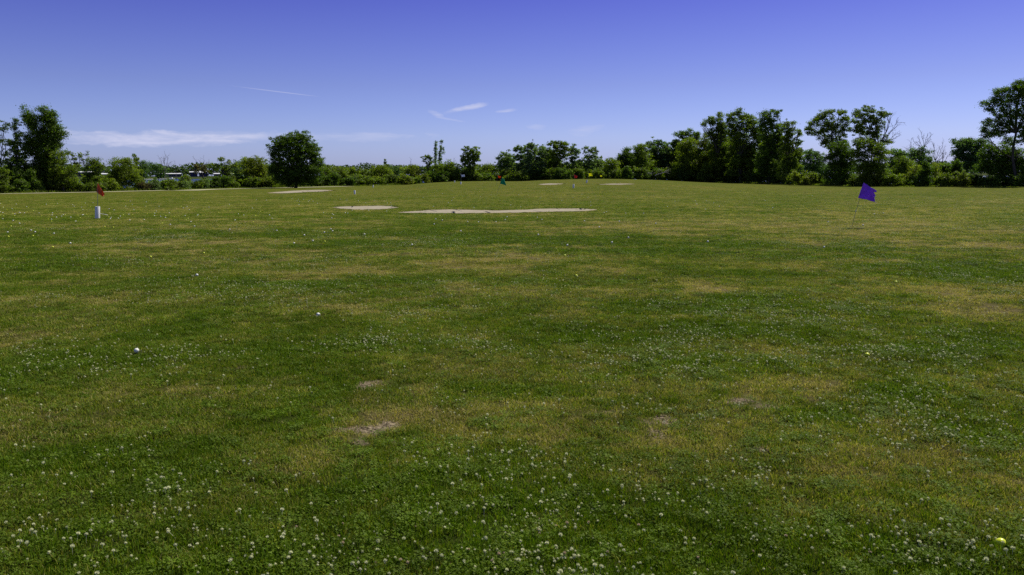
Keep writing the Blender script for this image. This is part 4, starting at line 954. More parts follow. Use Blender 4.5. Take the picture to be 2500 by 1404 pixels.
# ------------------------------------------------------------------ flags and marker tubes
def cloth(name, color, rough=.75, see=.42):
    m = bpy.data.materials.new(name); m.use_nodes = True; t = NT(m.node_tree)
    tcn = t.n('ShaderNodeTexCoord')
    wv = t.n('ShaderNodeTexNoise', ins={'Vector': tcn.outputs['Object'], 'Scale': 9.0, 'Detail': 4.0})
    k = t.n('ShaderNodeMapRange', ins={0: wv.outputs[0], 1: .3, 2: .7, 3: .85, 4: 1.1}).outputs[0]
    c = t.mix(1.0, (*color, 1), t.n('ShaderNodeCombineColor', ins={0: k, 1: k, 2: k}).outputs[0], 'MULTIPLY')
    b = t.n('ShaderNodeBsdfPrincipled', ins={'Base Color': c, 'Roughness': rough, 'Specular IOR Level': .3})
    tr = t.n('ShaderNodeBsdfTranslucent', ins={0: c})
    ms_ = t.n('ShaderNodeMixShader', ins={0: see, 1: b.outputs[0], 2: tr.outputs[0]})
    t.n('ShaderNodeOutputMaterial', ins={0: ms_.outputs[0]}); return m
M['purple'] = cloth('purple_nylon', (0.31, 0.085, 0.80), see=.2); M['red'] = cloth('faded_red_nylon', (0.66, 0.13, 0.05), see=.38); M['green'] = cloth('green_nylon', (0.01, 0.33, 0.19))
M['orange'] = cloth('orange_nylon', (0.85, 0.17, 0.02)); M['yellowc'] = cloth('yellow_nylon', (0.95, 0.95, 0.05), see=.6); M['whitec'] = cloth('white_nylon', (0.6, 0.65, 0.8)); M['redb'] = cloth('bright_red_nylon', (0.62, 0.06, 0.05))
M['fray'] = cloth('frayed_threads', (0.6, 0.5, 0.75))
M['pole'] = principled('fibreglass_pole', (0.22, 0.22, 0.24), .4, .5, noise=(6.0, .5, (.12, .12, .13)))
M['pvc'] = principled('white_pvc', (0.78, 0.78, 0.76), .45, .4, noise=(5.0, .45, (.60, .59, .55)))
def tube_part(root, base, H_, r, lean=(0, 0), name='marker_tube'):
    N = 28; V = []; F = []
    prof = [(r, -.03), (r, H_ - .006), (r - .004, H_), (r - .010, H_), (r - .012, H_ - .01), (r - .012, H_ - .12), (0.001, H_ - .12)]
    for (q, z) in prof:
        for k in range(N):
            a = k * 2 * math.pi / N; V.append((q * math.cos(a) + lean[0] * z, q * math.sin(a) + lean[1] * z, z))
    for p in range(len(prof) - 1):
        for k in range(N): F.append((p * N + k, p * N + (k + 1) % N, (p + 1) * N + (k + 1) % N, (p + 1) * N + k))
    me = bpy.data.meshes.new(name); me.from_pydata(V, [], F); me.update(); me.materials.append(M['pvc'])
    for p in me.polygons: p.use_smooth = True
    o = bpy.data.objects.new(name, me); COL.objects.link(o)
    if root: o.parent = root
    else: o.location = base
    return o
def flag(label, basep, topp, hem, fly, mat, tubeH=None, tube_r=.085, D=None, wave=.03, sag=.0, ragged=0, group='small flags on thin poles across the range', pole_r=.008, ferrule=None, toward=0.0):
    if D is None:
        bx, by, bz = hit1(*basep); D_ = math.hypot(bx, by)
    else:
        p = at_dist(basep[0], 440, D); bx, by = p[0], p[1]; bz = float(terrain(bx, by)); D_ = D
    base = np.array([bx, by, bz]); root = empty('range_flag', base.tolist(), label, 'flag', group)
    D0 = D_; D_ = D_ - toward
    top = at_dist(topp[0], topp[1], D_)
    tb = Tubes(); s = np.linspace(0, 1, 12)[:, None]
    if tubeH: s0 = base
    path = base - [0, 0, .05] + (top - base + [0, 0, .05]) * s
    tb.add(path, np.full(12, pole_r), 8); tb.build('pole', M['pole'], root, off=base)
    if ferrule:
        q = base + (top - base) * ferrule; tb = Tubes(); ax = (top - base) / np.linalg.norm(top - base)
        tb.add([q - ax * .03, q, q + ax * .03], [pole_r * 1.8] * 3, 8); tb.build('ferrule', M['pvc'], root, off=base)
    h0 = at_dist(*hem[0], D_); h1 = at_dist(*hem[1], D_); f0 = at_dist(*fly[0], D_ - toward * .6); f1 = at_dist(*fly[1], D_ - toward * .6)
    nu, nv = 34, 22; fwd = np.array([bx, by, 0]) / D_
    V = []; g = np.random.default_rng(int(basep[0]))
    for v in range(nv):
        sv = v / (nv - 1)
        a = h0 + (h1 - h0) * sv; b_ = f0 + (f1 - f0) * sv
        cut = 1 - ragged * (0.17 * math.exp(-((sv - .26) / .09) ** 2) + .07 * math.exp(-((sv - .62) / .2) ** 2) + .012 * abs(math.sin(sv * 37)))
        for u in range(nu):
            su = u / (nu - 1) * cut
            p = a + (b_ - a) * su
            p = p + fwd * (wave * (math.sin(su * 7.5 + sv * 2.2) * su + .35 * math.sin(su * 15 - sv * 4) * su)) + np.array([0, 0, -sag * math.sin(su * math.pi) * (.4 + .6 * sv)])
            p[2] += .12 * wave * math.sin(su * 10 + sv * 3)
            V.append(p)
    F = np.array([[v * nu + u, v * nu + u + 1, (v + 1) * nu + u + 1, (v + 1) * nu + u] for v in range(nv - 1) for u in range(nu - 1)])
    V = np.array(V)
    o = mesh_np('flag_cloth', V - base, F, M[mat], root, smooth=True)
    md = o.modifiers.new('thickness', 'SOLIDIFY'); md.thickness = .0015
    hm = Tubes(); hm.add(h0 + (h1 - h0) * np.linspace(-.01, 1.01, 6)[:, None], np.full(6, pole_r + .006), 8); hm.build('hem_sleeve', M[mat], root, off=base)
    if tubeH:
        ln = (top - base) / (top - base)[2]; tube_part(root, base, tubeH, tube_r, (ln[0], ln[1]))
    if ragged:
        tb = Tubes()
        for k in range(16):
            v = int(nv * g.uniform(.25, .98)) ; e = V[v * nu + nu - 1]; dd = np.array([g.uniform(-.01, .03), 0, -g.uniform(.02, .06)])
            if g.uniform() < .5: dd = dd + (f0 - h0) * .05
            tb.add([e, e + dd * .5, e + dd], [.0016, .0014, .001], 4)
        tb.build('frayed_threads', M['fray'], root, off=base)
    return base
F_RED = flag('faded red flag hanging limp on a thin pole rising from a white tube', (238, 534), (238.5, 446.5), ((239, 448), (236.5, 469)), ((256, 474), (252, 480)), 'red', .46, .085, wave=.05, sag=.02)
F_PUR = flag('purple flag with a torn outer edge on a leaning pole', (2078, 555.5), (2109.5, 446), ((2109, 447), (2096, 483)), ((2141, 466), (2136, 493)), 'purple', None, wave=.055, ragged=1, ferrule=.37, toward=.12, pole_r=.0055)
flag('green flag drooping like a wedge in front of the left swell of the mound', (1213, 474), (1226.5, 433), ((1225.5, 434), (1221, 448.5)), ((1230.5, 437.5), (1236.5, 453)), 'green', None, wave=.05)
flag('small orange flag just left of the green flag', (1212, 452), (1215, 427), ((1215.3, 428), (1217, 434)), ((1223.5, 431), (1221, 436)), 'orange', None, wave=.05)
flag('small red flag on the crest of the mound with a tube at its foot', (1400, 459.5), (1402, 424.5), ((1402, 426), (1402.5, 434)), ((1410.5, 431), (1407, 436)), 'redb', .36, .08, wave=.06)
flag('larger of the two yellow flags, above the crest of the mound', (1432, 446.5), (1437, 422.5), ((1437, 423.5), (1438, 430)), ((1445, 423.5), (1446.5, 429.5)), 'yellowc', .3, .08, wave=.06)
flag('smallest yellow flag, right of the larger yellow flag', (1465, 440), (1465, 427), ((1465, 427.6), (1465.8, 431.5)), ((1469.5, 428.4), (1469.5, 431.6)), 'yellowc', None, D=118, wave=.04)
flag('small white flag in front of the upright oval tree', (1125, 450), (1126, 426), ((1126, 426.8), (1127, 432)), ((1134.5, 426.2), (1135, 431.8)), 'whitec', .28, .08, wave=.05)
def marker(label, px, py, ptop, r):
    b = hit1(px, py); D_ = math.hypot(b[0], b[1]); H_ = float(at_dist(px, ptop, D_)[2]) - b[2]
    t_ = at_dist(px, ptop, D_) - np.array(b); o = tube_part(None, b, H_, r, (t_[0] / t_[2], t_[1] / t_[2]), name='marker_tube'); tag(o, label, 'marker', 'white distance marker tubes')
marker('white marker tube without a flag, between the slanting bunker and the oval bunker', 866, 474.5, 465, .075)
marker('small pale marker tube farther off in the field left of the mound', 911, 458, 452, .07)
marker('tiny marker tube on the skyline of the left swell of the mound', 1110, 445.5, 441, .07)
# thin pale cord lying by the white tube
cp = [(241, 521.5), (247, 522), (254, 523), (263, 525)]
X, Y, Z = hit([c_[0] for c_ in cp], [c_[1] + 6 for c_ in cp])
tb = Tubes(); D_ = math.hypot(F_RED[0], F_RED[1])
pth = np.array([at_dist(c_[0], c_[1], D_ - .1) for c_ in cp]); pth = np.vstack([pth, [hit1(266, 531)]])
tb.add(pth, np.full(len(pth), .008), 6); o = tb.build('bent_cane', M['pvc'], loc=pth[0].tolist(), off=pth[0])
tag(o, 'thin pale bent cane leaning against the white tube of the near red flag', 'cane')

# ------------------------------------------------------------------ golf balls
def ball_mesh(name, mat):
    import bmesh
    bm = bmesh.new(); bmesh.ops.create_icosphere(bm, subdivisions=4, radius=.02135)
    # shallow dimples over the sphere
    N = 180; ga = math.pi * (3 - 5 ** .5); D_ = []
    for k in range(N):
        z = 1 - 2 * (k + .5) / N; r = math.sqrt(1 - z * z); D_.append((r * math.cos(k * ga), r * math.sin(k * ga), z))
    D_ = np.array(D_); bm.verts.ensure_lookup_table()
    for v in bm.verts:
        n_ = np.array(v.co.normalized()); m_ = float((D_ @ n_).max()); a = math.acos(min(1, m_))
        v.co *= 1 - .025 * max(0, 1 - (a / .10) ** 2)
    me = bpy.data.meshes.new(name); bm.to_mesh(me); bm.free(); me.materials.append(mat)
    for p in me.polygons: p.use_smooth = True
    return me
M['ballw'] = principled('white_golf_ball', (0.85, 0.84, 0.72), .4, .35, noise=(60, .2, (.72, .72, .60)))
M['bally'] = principled('yellow_golf_ball', (0.72, 0.80, 0.03), .3, .5, noise=(60, .2, (.62, .72, .03)))
bw = ball_mesh('golf_ball', M['ballw']); by_ = ball_mesh('golf_ball', M['bally'])
bl_w = bpy.data.meshes.new_from_object(bpy.data.objects.new('tmp', bw)) if False else bw
NAMED = [(2443, 1332, 'y', 'yellow golf ball half sunk in the grass, nearest ball of all at the lower right'), (334, 862, 'w', 'white golf ball in the clover, nearest white ball, lower left'),
         (777, 773, 'w', 'white golf ball on the grass, second nearest white ball'), (481, 675, 'w', 'white golf ball at the upper edge of the left clover patch'), (2117, 870, 'y', 'yellow golf ball half hidden in the right clover patch, second nearest yellow ball'),
         (1407, 677, 'y', 'yellow golf ball near the middle of the field, lower of two in a line'), (1379, 627, 'y', 'yellow golf ball near the middle of the field, upper of two in a line'), (2187, 693, 'y', 'yellow golf ball on dry grass below the purple flag'),
         (2012, 606, 'w', 'white golf ball on the grass just left below the shadow of the purple flag'), (1728, 592, 'w', 'white golf ball alone in the grass well left of the purple flag'), (1006, 600, 'w', 'lone white golf ball below the left tip of the longest bunker'),
         (368, 630, 'y', 'yellow golf ball right below the near red flag'), (172, 596, 'w', 'white golf ball below the row of white balls left of the near red flag'), (129, 606, 'y', 'yellow golf ball below and left of the near red flag, lowest of that cluster'),
         (498, 621, 'y', 'dull yellow golf ball right of the yellow ball below the near red flag')]
NEAR = [(1385, 601, 'w'), (1494, 594, 'w'), (718, 596, 'w'), (764, 590, 'w'), (793, 592, 'y'), (743, 576, 'w'), (792, 569, 'w'), (808, 561, 'w'), (812, 566, 'w'), (890, 574, 'w'), (561, 562, 'w'), (676, 565, 'w'), (618, 544, 'y'),
        (1125, 566, 'w'), (1314, 575, 'w'), (1463, 556, 'w'), (1534, 582, 'w'), (1601, 547, 'w'), (1512, 542, 'w'), (2107, 551, 'w'), (2022, 543, 'w'), (2134, 524, 'w'), (2156, 522, 'w'), (1983, 479, 'w'), (2225, 530, 'y'),
        (7, 536, 'w'), (9, 529, 'y'), (32, 540, 'w'), (48, 547, 'w'), (27, 554, 'y'), (19, 569, 'w'), (21, 580, 'y'), (76, 564, 'w'), (86, 568, 'w'), (81, 578, 'y'), (132, 572, 'w'), (126, 537, 'w'), (118, 537, 'y'), (126, 542, 'y'), (138, 532, 'w'),
        (173, 532, 'w'), (196, 534, 'y'), (185, 542, 'w'), (256, 556, 'y'), (277, 557, 'y'), (317, 539, 'w'), (352, 538, 'w'), (396, 547, 'y'), (416, 550, 'w'), (459, 535, 'y'), (454, 538, 'y'), (466, 543, 'w'), (475, 554, 'w'),
        (1060, 549, 'w'), (1142, 543.5, 'w'), (1168, 543.5, 'w'), (1211, 543.5, 'w'), (1238, 531, 'w'), (1233, 538, 'w'), (1312, 532.5, 'w'), (1323, 538, 'w'), (1427, 541.5, 'w'), (1287, 529, 'y'), (1074, 529, 'y'), (1044, 525, 'y'), (1064, 536.5, 'w'), (1080, 539, 'w'),
        (574, 539, 'w'), (595, 527, 'w'), (658, 526.5, 'w'), (664, 535, 'w'), (810, 534, 'w'), (811, 524, 'w'), (814, 526, 'w'), (790, 521, 'w'), (843, 521, 'w'), (860, 515, 'w'), (900, 515, 'w'), (944, 517, 'w'), (849, 522, 'w')]
g = np.random.default_rng(404)
BALLS = []
def add_ball(px, py, col, label, group=None):
    x, y, z = hit1(px, py)
    o = bpy.data.objects.new('golf_ball', bw if col == 'w' else by_); COL.objects.link(o)
    d = math.hypot(x, y)
    o.location = (x, y, z + (.012 if (px, py) in ((2443, 1332), (2117, 870)) else .024)); o.rotation_euler = (g.uniform(0, 6), g.uniform(0, 6), g.uniform(0, 6))
    tag(o, label, "golf ball", group); BALLS.append((x, y))
for (px, py, c, lab) in NAMED: add_ball(px, py, c, lab, 'golf balls near the viewer')
def region(px):
    return ('left of the near red flag' if px < 236 else 'between the near red flag and the round tree' if px < 690 else 'below the oval bunker' if px < 980 else 'below the longest bunker' if px < 1455 else 'right of the longest bunker' if px < 2075 else 'around the foot of the purple flag')
cnt = {}
for (px, py, c) in sorted(NEAR):
    k = 'white' if c == 'w' else 'yellow'; q = cnt.get((k, region(px)), 0); cnt[(k, region(px))] = q + 1
    add_ball(px, py, c, f'{ORD[q]} small {k} ball from left, {region(px)}', f'{k} golf balls {region(px)}')
def rnd(n, x0, x1, y0, y1, py_, grp):
    q = {'w': 0, 'y': 0}
    for px in sorted(g.uniform(x0, x1, n)):
        c = 'y' if g.uniform() < py_ else 'w'; k = 'white' if c == 'w' else 'yellow'; q[c] += 1
        add_ball(px, y0 + (y1 - y0) * g.uniform() ** .8, c, f'{ORD[q[c] - 1]} tiny {k} ball from left, {grp}', f'tiny {k} golf balls {grp}')
rnd(46, 0, 236, 492, 530, .35, 'on the grass behind and left of the white tube')
rnd(50, 245, 640, 488, 536, .3, 'on the grass between the white tube and the bunkers')
rnd(28, 640, 985, 484, 503, .25, 'on the grass behind the oval bunker')
rnd(26, 985, 1460, 470, 508, .25, 'on the grass behind the longest bunker')
rnd(16, 1460, 1900, 485, 528, .2, 'on the grass right of the longest bunker')
BALLS = np.array(BALLS)

# ------------------------------------------------------------------ turf: tufts of blades and clover leaves spread over the near field
def tuft_mesh(name, seed, nb, rad_, kind):
    g = np.random.default_rng(seed); V = []; F3 = []; F4 = []; tone = []
    T3 = []; T4 = []
    if kind == 'grass':
        for k in range(nb):
            a = g.uniform(0, 6.28); r = rad_ * math.sqrt(g.uniform()); x, y = r * math.cos(a), r * math.sin(a)
            h = g.uniform(.016, .034); ln = g.uniform(.1, 1.1) * h; la = g.uniform(0, 6.28); w_ = g.uniform(.0012, .0022)
            wa_ = g.uniform(0, 6.28); wx, wy = w_ * math.cos(wa_), w_ * math.sin(wa_)
            mx, my, mz = x + ln * .35 * math.cos(la), y + ln * .35 * math.sin(la), h * .6
            tx, ty, tz = x + ln * math.cos(la), y + ln * math.sin(la), h * g.uniform(.75, 1)
            b = len(V)
            V += [(x - wx, y - wy, -.006), (x + wx, y + wy, -.006), (mx + wx * .9, my + wy * .9, mz), (mx - wx * .9, my - wy * .9, mz), (tx, ty, tz)]
            F4.append((b, b + 1, b + 2, b + 3)); F3.append((b + 3, b + 2, b + 4)); t_ = float(np.clip(g.normal(.45, .25), 0, 1)); T4.append(t_); T3.append(t_)
    else:
        for k in range(nb):
            a = g.uniform(0, 6.28); r = rad_ * math.sqrt(g.uniform()); x, y = r * math.cos(a), r * math.sin(a); h = g.uniform(.012, .032)
            nx, ny = g.normal(0, .35, 2); t_ = float(np.clip(g.normal(.4, .25), 0, 1)); a0 = g.uniform(0, 6.28)
            for q in range(3):
                aa = a0 + q * 2.094; L = g.uniform(.0036, .0058); b = len(V)
                dx, dy = math.cos(aa), math.sin(aa)
                def P_(u, v): X = x + (dx * u - dy * v); Y = y + (dy * u + dx * v); return (X, Y, h + nx * (X - x) + ny * (Y - y))
                V += [P_(0, 0), P_(L * .6, -L * .5), P_(L * 1.1, -L * .25), P_(L * 1.1, L * .25), P_(L * .6, L * .5)]
                F4.append((b, b + 1, b + 2, b + 3)); F3.append((b, b + 3, b + 4)); T4.append(t_); T3.append(t_)
    o = mesh_np(name, np.array(V), [np.array(F4), np.array(F3)], None, link=False, attrs={'tone': ('FLOAT', 'FACE', np.array(T4 + T3))})
    return o
tm = bpy.data.materials.new('turf_blades'); tm.use_nodes = True
t = NT(tm.node_tree)
def iattr(nm): return t.n('ShaderNodeAttribute', attribute_type='INSTANCER', attribute_name=nm).outputs['Fac']
idry = iattr('dry'); ikind = iattr('leafy'); itone = iattr('tuft_tone')
btone = t.n('ShaderNodeAttribute', attribute_name='tone').outputs['Fac']
dd = t.m('ADD', idry, t.m('MULTIPLY', t.m('SUBTRACT', btone, .5), 1.0))
a = t.n('ShaderNodeMapRange', ins={0: dd, 1: 0.0, 2: 0.5}).outputs[0]; b = t.n('ShaderNodeMapRange', ins={0: dd, 1: 0.42, 2: 1.0}).outputs[0]
TURF = [(0.088, 0.156, 0.007, 1), (0.210, 0.236, 0.026, 1), (0.42, 0.345, 0.150, 1), (0.062, 0.118, 0.005, 1), (0.170, 0.235, 0.022, 1)]
c = t.mix(a, TURF[0], TURF[1]); c = t.mix(b, c, TURF[2])
cl = t.mix(btone, TURF[3], TURF[4])
c = t.mix(ikind, c, cl)
kk = t.n('ShaderNodeMapRange', ins={0: itone, 3: .60, 4: 1.60}).outputs[0]  # wide brightness spread per tuft also paints in speckled grass glints
c = t.mix(1.0, c, t.n('ShaderNodeCombineColor', ins={0: kk, 1: kk, 2: kk}).outputs[0], 'MULTIPLY')
pb = t.n('ShaderNodeBsdfPrincipled', ins={'Base Color': c, 'Roughness': .55, 'Specular IOR Level': .10})
tr = t.n('ShaderNodeBsdfTranslucent', ins={0: t.mix(1.0, c, (1.2, 1.3, .4, 1), 'MULTIPLY')})
ms_ = t.n('ShaderNodeMixShader', ins={0: .35, 1: pb.outputs[0], 2: tr.outputs[0]})
t.n('ShaderNodeOutputMaterial', ins={0: ms_.outputs[0]})

def instancer(name, pts, variants, vidx, rot, scl, extra, mat):
    """one object: its points carry rotation, scale and condition; a node group puts a tuft mesh on each"""
    me = bpy.data.meshes.new(name); me.vertices.add(len(pts)); me.vertices.foreach_set('co', pts.astype(np.float32).ravel())
    def at(n, ty, v, ch='value'):
        a_ = me.attributes.new(n, ty, 'POINT'); a_.data.foreach_set(ch, np.ascontiguousarray(v).ravel())
    at('vi', 'INT', vidx.astype(np.int32)); at('rot', 'FLOAT_VECTOR', rot.astype(np.float32), 'vector'); at('scl', 'FLOAT_VECTOR', scl.astype(np.float32), 'vector')
    for k_, v in extra.items(): at(k_, 'FLOAT', v.astype(np.float32))
    me.materials.append(mat)
    o = bpy.data.objects.new(name, me); COL.objects.link(o)
    ng = bpy.data.node_groups.new(name, 'GeometryNodeTree')
    ng.interface.new_socket('Geometry', in_out='INPUT', socket_type='NodeSocketGeometry'); ng.interface.new_socket('Geometry', in_out='OUTPUT', socket_type='NodeSocketGeometry')
    N = ng.nodes; L = ng.links
    gi = N.new('NodeGroupInput'); go = N.new('NodeGroupOutput')
    gti = N.new('GeometryNodeGeometryToInstance')
    for v in reversed(variants):
        oi = N.new('GeometryNodeObjectInfo'); oi.inputs['Object'].default_value = v; oi.inputs['As Instance'].default_value = False
        L.new(oi.outputs['Geometry'], gti.inputs[0])
    ip = N.new('GeometryNodeInstanceOnPoints'); ip.inputs['Pick Instance'].default_value = True
    sm2 = N.new('GeometryNodeSetMaterial'); sm2.inputs['Material'].default_value = mat
    def na(nm, ty):
        q = N.new('GeometryNodeInputNamedAttribute'); q.data_type = ty; q.inputs['Name'].default_value = nm; return q.outputs['Attribute']
    mtp = N.new('GeometryNodeMeshToPoints')
    L.new(gi.outputs[0], mtp.inputs['Mesh']); L.new(mtp.outputs[0], ip.inputs['Points']); L.new(gti.outputs[0], ip.inputs['Instance'])
    L.new(na('vi', 'INT'), ip.inputs['Instance Index']); L.new(na('scl', 'FLOAT_VECTOR'), ip.inputs['Scale'])
    e2r = N.new('FunctionNodeEulerToRotation'); L.new(na('rot', 'FLOAT_VECTOR'), e2r.inputs[0]); L.new(e2r.outputs[0], ip.inputs['Rotation'])
    L.new(ip.outputs[0], sm2.inputs[0]); L.new(sm2.outputs[0], go.inputs[0])
    md = o.modifiers.new('scatter', 'NODES'); md.node_group = ng
    return o

g = np.random.default_rng(31)
bands = [(2.2, 5, 620, 1.0), (5, 9, 420, 1.1), (9, 15, 200, 1.4), (15, 25, 80, 1.9), (25, 42, 30, 2.6), (42, 75, 8, 3.4), (75, 110, 4, 4.0)]
PX = []; PY = []; SC = []
for (r0, r1, dens, s_) in bands:
    area = .5 * 1.42 * (r1 ** 2 - r0 ** 2); k = int(area * dens)
    r = np.sqrt(g.uniform(r0 ** 2, r1 ** 2, k)); b_ = g.uniform(-.71, .71, k)
    PX.append(np.sin(b_) * r); PY.append(np.cos(b_) * r); SC.append(np.full(k, s_) * g.uniform(.85, 1.2, k))
PX = np.concatenate(PX); PY = np.concatenate(PY); SC = np.concatenate(SC)
dr, so, cv, tn = maps(PX, PY); rad = np.hypot(PX, PY)
keep = g.uniform(size=len(PX)) > so * 1.5 - .15
keep &= g.uniform(size=len(PX)) > sstep(30, 105, rad) ** .8
keep &= rad < field_edge(np.arctan2(PX, PY)) - np.where(np.arctan2(PX, PY) < -.1, 4.5, 1.5)
keep &= g.uniform(size=len(PX)) > np.clip(dr - .62, 0, .4) * .8
near_b = BALLS[np.hypot(BALLS[:, 0], BALLS[:, 1]) < 32]
for (x, y) in near_b: 
    dd_ = math.hypot(x, y); ux, uy = x / dd_, y / dd_
    rx_ = (PX - x); ry_ = (PY - y); al = rx_ * ux + ry_ * uy; pe = -rx_ * uy + ry_ * ux
    if dd_ > 5: keep &= ~((np.abs(pe) < .05 + .035 * SC) & (np.abs(al) < .06 + .045 * SC))
for Dn in BK:      # keep the turf out of the bunkers
    bx0, by0 = Dn.min(0) - .1; bx1, by1 = Dn.max(0) + .1
    cand = np.where((PX > bx0) & (PX < bx1) & (PY > by0) & (PY < by1))[0]
    if len(cand):
        xi = PX[cand][:, None]; yi = PY[cand][:, None]; x0 = Dn[:, 0][None]; y0 = Dn[:, 1][None]; x1 = np.roll(Dn[:, 0], -1)[None]; y1 = np.roll(Dn[:, 1], -1)[None]
        ins_ = (((y0 > yi) != (y1 > yi)) & (xi < (x1 - x0) * (yi - y0) / (y1 - y0 + 1e-12) + x0)).sum(1) % 2 == 1
        keep[cand[ins_]] = False
PX, PY, SC, dr, cv, rad = PX[keep], PY[keep], SC[keep], dr[keep], cv[keep], rad[keep]
n = len(PX)
leafy = (g.uniform(size=n) < np.clip(.08 + cv * .40 + .08 * (rad < 5), 0, .5) * (dr < .6)).astype(float)
PZ = terrain(PX, PY)
variants = [tuft_mesh('grass_tuft', 10 + k, 46, .055, 'grass') for k in range(5)] + [tuft_mesh('clover_tuft', 30 + k, 46, .05, 'clover') for k in range(3)]
vi = np.where(leafy > .5, g.integers(5, 8, n), g.integers(0, 5, n))
hs = np.clip(1.12 - .5 * dr, .55, 1.2) * g.uniform(.8, 1.25, n) * (1 - .04 * (SC - 1))
wind = np.stack([g.normal(0, .10, n), g.normal(0, .10, n), g.uniform(0, 6.28, n)], -1)
o = instancer('grass', np.stack([PX, PY, PZ], -1), variants, vi, wind, np.stack([SC, SC, hs], -1), {'dry': dr + g.normal(0, .16, n), 'leafy': leafy, 'tuft_tone': g.uniform(0, 1, n) * .6 + .4 * fbm(PX, PY, .5, 77, 2)}, tm)
tag(o, 'short mown turf of grass blades and clover leaves, green with straw coloured patches', kind='stuff')

# ------------------------------------------------------------------ white clover flowers
M['petal'] = principled('clover_petals', (0.80, 0.80, 0.50), .7, .2, noise=(90, .6, (.50, .52, .24)), transl=.25)
M['stem'] = principled('clover_stem', (0.08, 0.13, 0.02), .6, .2)
M['petal_old'] = principled('clover_petals_fading', (0.62, 0.52, 0.34), .8, .2, noise=(90, .7, (.34, .22, .09)), transl=.2)
def flower_mesh(name, seed, mat, link=False):
    g = np.random.default_rng(seed); V = []; F = []
    r = .0056; N = 36; ga = math.pi * (3 - 5 ** .5); H_ = g.uniform(.034, .042)
    for k in range(N):
        z = 1 - 1.7 * (k + .5) / N; q = math.sqrt(max(0, 1 - z * z)); d = Vector((q * math.cos(k * ga), q * math.sin(k * ga), z))
        d2 = (d + Vector((0, 0, .35))).normalized(); s = d.orthogonal().normalized(); b = len(V); c = Vector((0, 0, H_)) + d * r * .55
        L = r * g.uniform(.7, 1.0); w_ = r * .26; u = d2.cross(s).normalized()
        V += [tuple(c), tuple(c + d2 * L * .6 + u * w_), tuple(c + d2 * L), tuple(c + d2 * L * .6 - u * w_)]; F.append((b, b + 1, b + 2, b + 3))
    for k in range(6):   # stem
        a = k * math.pi / 3; V += [(.0009 * math.cos(a), .0009 * math.sin(a), -.004), (.0009 * math.cos(a), .0009 * math.sin(a), H_)]
    b = len(V) - 12
    for k in range(6): F.append((b + 2 * k, b + (2 * k + 2) % 12, b + (2 * k + 3) % 12, b + 2 * k + 1))
    import bmesh
    me = bpy.data.meshes.new(name); me.from_pydata(V, [], F); me.update()
    bm = bmesh.new(); bm.from_mesh(me); bmesh.ops.create_icosphere(bm, subdivisions=1, radius=r * .75, matrix=Matrix.Translation((0, 0, H_))); bm.to_mesh(me); bm.free()
    me.materials.append(mat); me.materials.append(M['stem'])
    for p in me.polygons:
        if N <= p.index < N + 6: p.material_index = 1
    return me
fm = [flower_mesh('clover_flower', k, M['petal'] if k < 4 else M['petal_old']) for k in range(5)]
k = 60000
r = np.sqrt(g.uniform(2.3 ** 2, 30 ** 2, k * 3)); b_ = g.uniform(-.70, .70, k * 3)
X = np.sin(b_) * r; Y = np.cos(b_) * r
_, so, cv, _ = maps(X, Y)
dens = 290 * cv ** 1.1; p_acc = dens / (3 * k / (.5 * 1.4 * (30 ** 2 - 2.3 ** 2)))  # raised density: extra pale heads also stand in for leaf glints
over = p_acc.max()
sel = g.uniform(size=len(X)) < np.clip(p_acc, 0, 1) * (so < .3)
X, Y = X[sel], Y[sel]
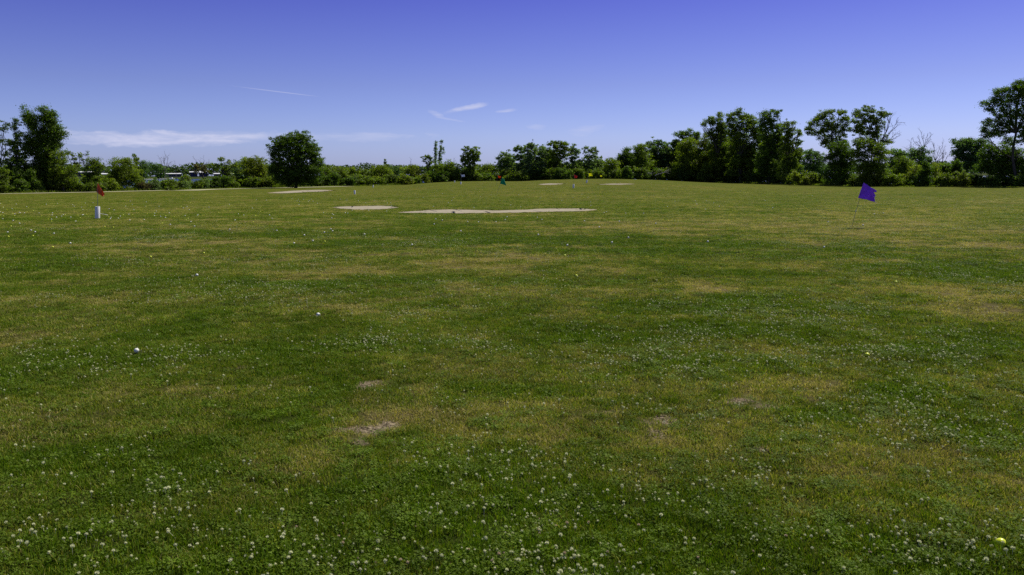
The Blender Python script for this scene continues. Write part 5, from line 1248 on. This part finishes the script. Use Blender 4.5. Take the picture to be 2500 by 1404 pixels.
# a second, denser draw for the near strip
r = np.sqrt(g.uniform(2.3 ** 2, 9.0 ** 2, 34000)); b_ = g.uniform(-.70, .70, 34000); x2 = np.sin(b_) * r; y2 = np.cos(b_) * r
_, so2, cv2, _ = maps(x2, y2); s2 = g.uniform(size=34000) < np.clip(cv2 * np.where(r < 4.6, 1.25, np.where(r < 5.4, .7, .25)), 0, 1) * (so2 < .3)
X = np.concatenate([X, x2[s2]]); Y = np.concatenate([Y, y2[s2]])
Z = terrain(X, Y)
# which of them are in the picture, nearest first
C = np.stack([X, Y, Z - CAM_H], -1) @ R
u_ = C[:, 0] / -C[:, 2] * FPX + W0 / 2; v_ = H0 / 2 - C[:, 1] / -C[:, 2] * FPX
inv = (u_ > 5) & (u_ < W0 - 5) & (v_ < H0 - 8)
dist = np.hypot(X, Y) + np.where(inv, 0, 100)
order = np.argsort(dist); first = order[:300]; rest = order[300:]
sc_f = np.clip(g.lognormal(-.22, .30, len(X)), .40, 1.25); 
for i_ in first:
    q = g.integers(0, 5) if g.uniform() < .6 else g.integers(0, 4)
    o = bpy.data.objects.new('clover_flower', fm[int(q)]); COL.objects.link(o); o.location = (float(X[i_]), float(Y[i_]), float(Z[i_])); s_ = float(sc_f[i_]); o.scale = (s_, s_, min(max(s_, .75), 1.2)); o.rotation_euler = (g.normal(0, .25), g.normal(0, .25), g.uniform(0, 6.28))
    lab = 'fading brownish clover flower head in the nearest grass' if q == 4 else 'white clover flower head in the nearest grass'
    tag(o, lab, 'flower', 'clover flowers in the nearest grass')
def plain(me): o = bpy.data.objects.new(me.name + '_source', me); return o
n = len(rest); far_s = 1 + .0 * np.clip(np.hypot(X[rest], Y[rest]) - 6, 0, 20)
for (nm, srcs, msk, lab, mt) in (('clover_flowers', fm[:4], g.uniform(size=n) < .9, 'white clover flowers dotted through the grass beyond the nearest ones', M['petal']),):
    idx = rest
    rot = np.stack([g.normal(0, .25, n), g.normal(0, .25, n), g.uniform(0, 6.28, n)], -1); s_ = (sc_f[idx] * far_s)[:, None] * np.ones((1, 3)); s_[:, 2] = np.clip(sc_f[idx], .75, 1.2)
    o = instancer(nm, np.stack([X[idx], Y[idx], Z[idx]], -1), [plain(m) for m in srcs], g.integers(0, len(srcs), n), rot, s_, {'one': np.ones(n)}, mt)
    tag(o, lab, kind='stuff')
print('tufts', len(PX), 'flowers', len(X), 'objects', len(bpy.data.objects))
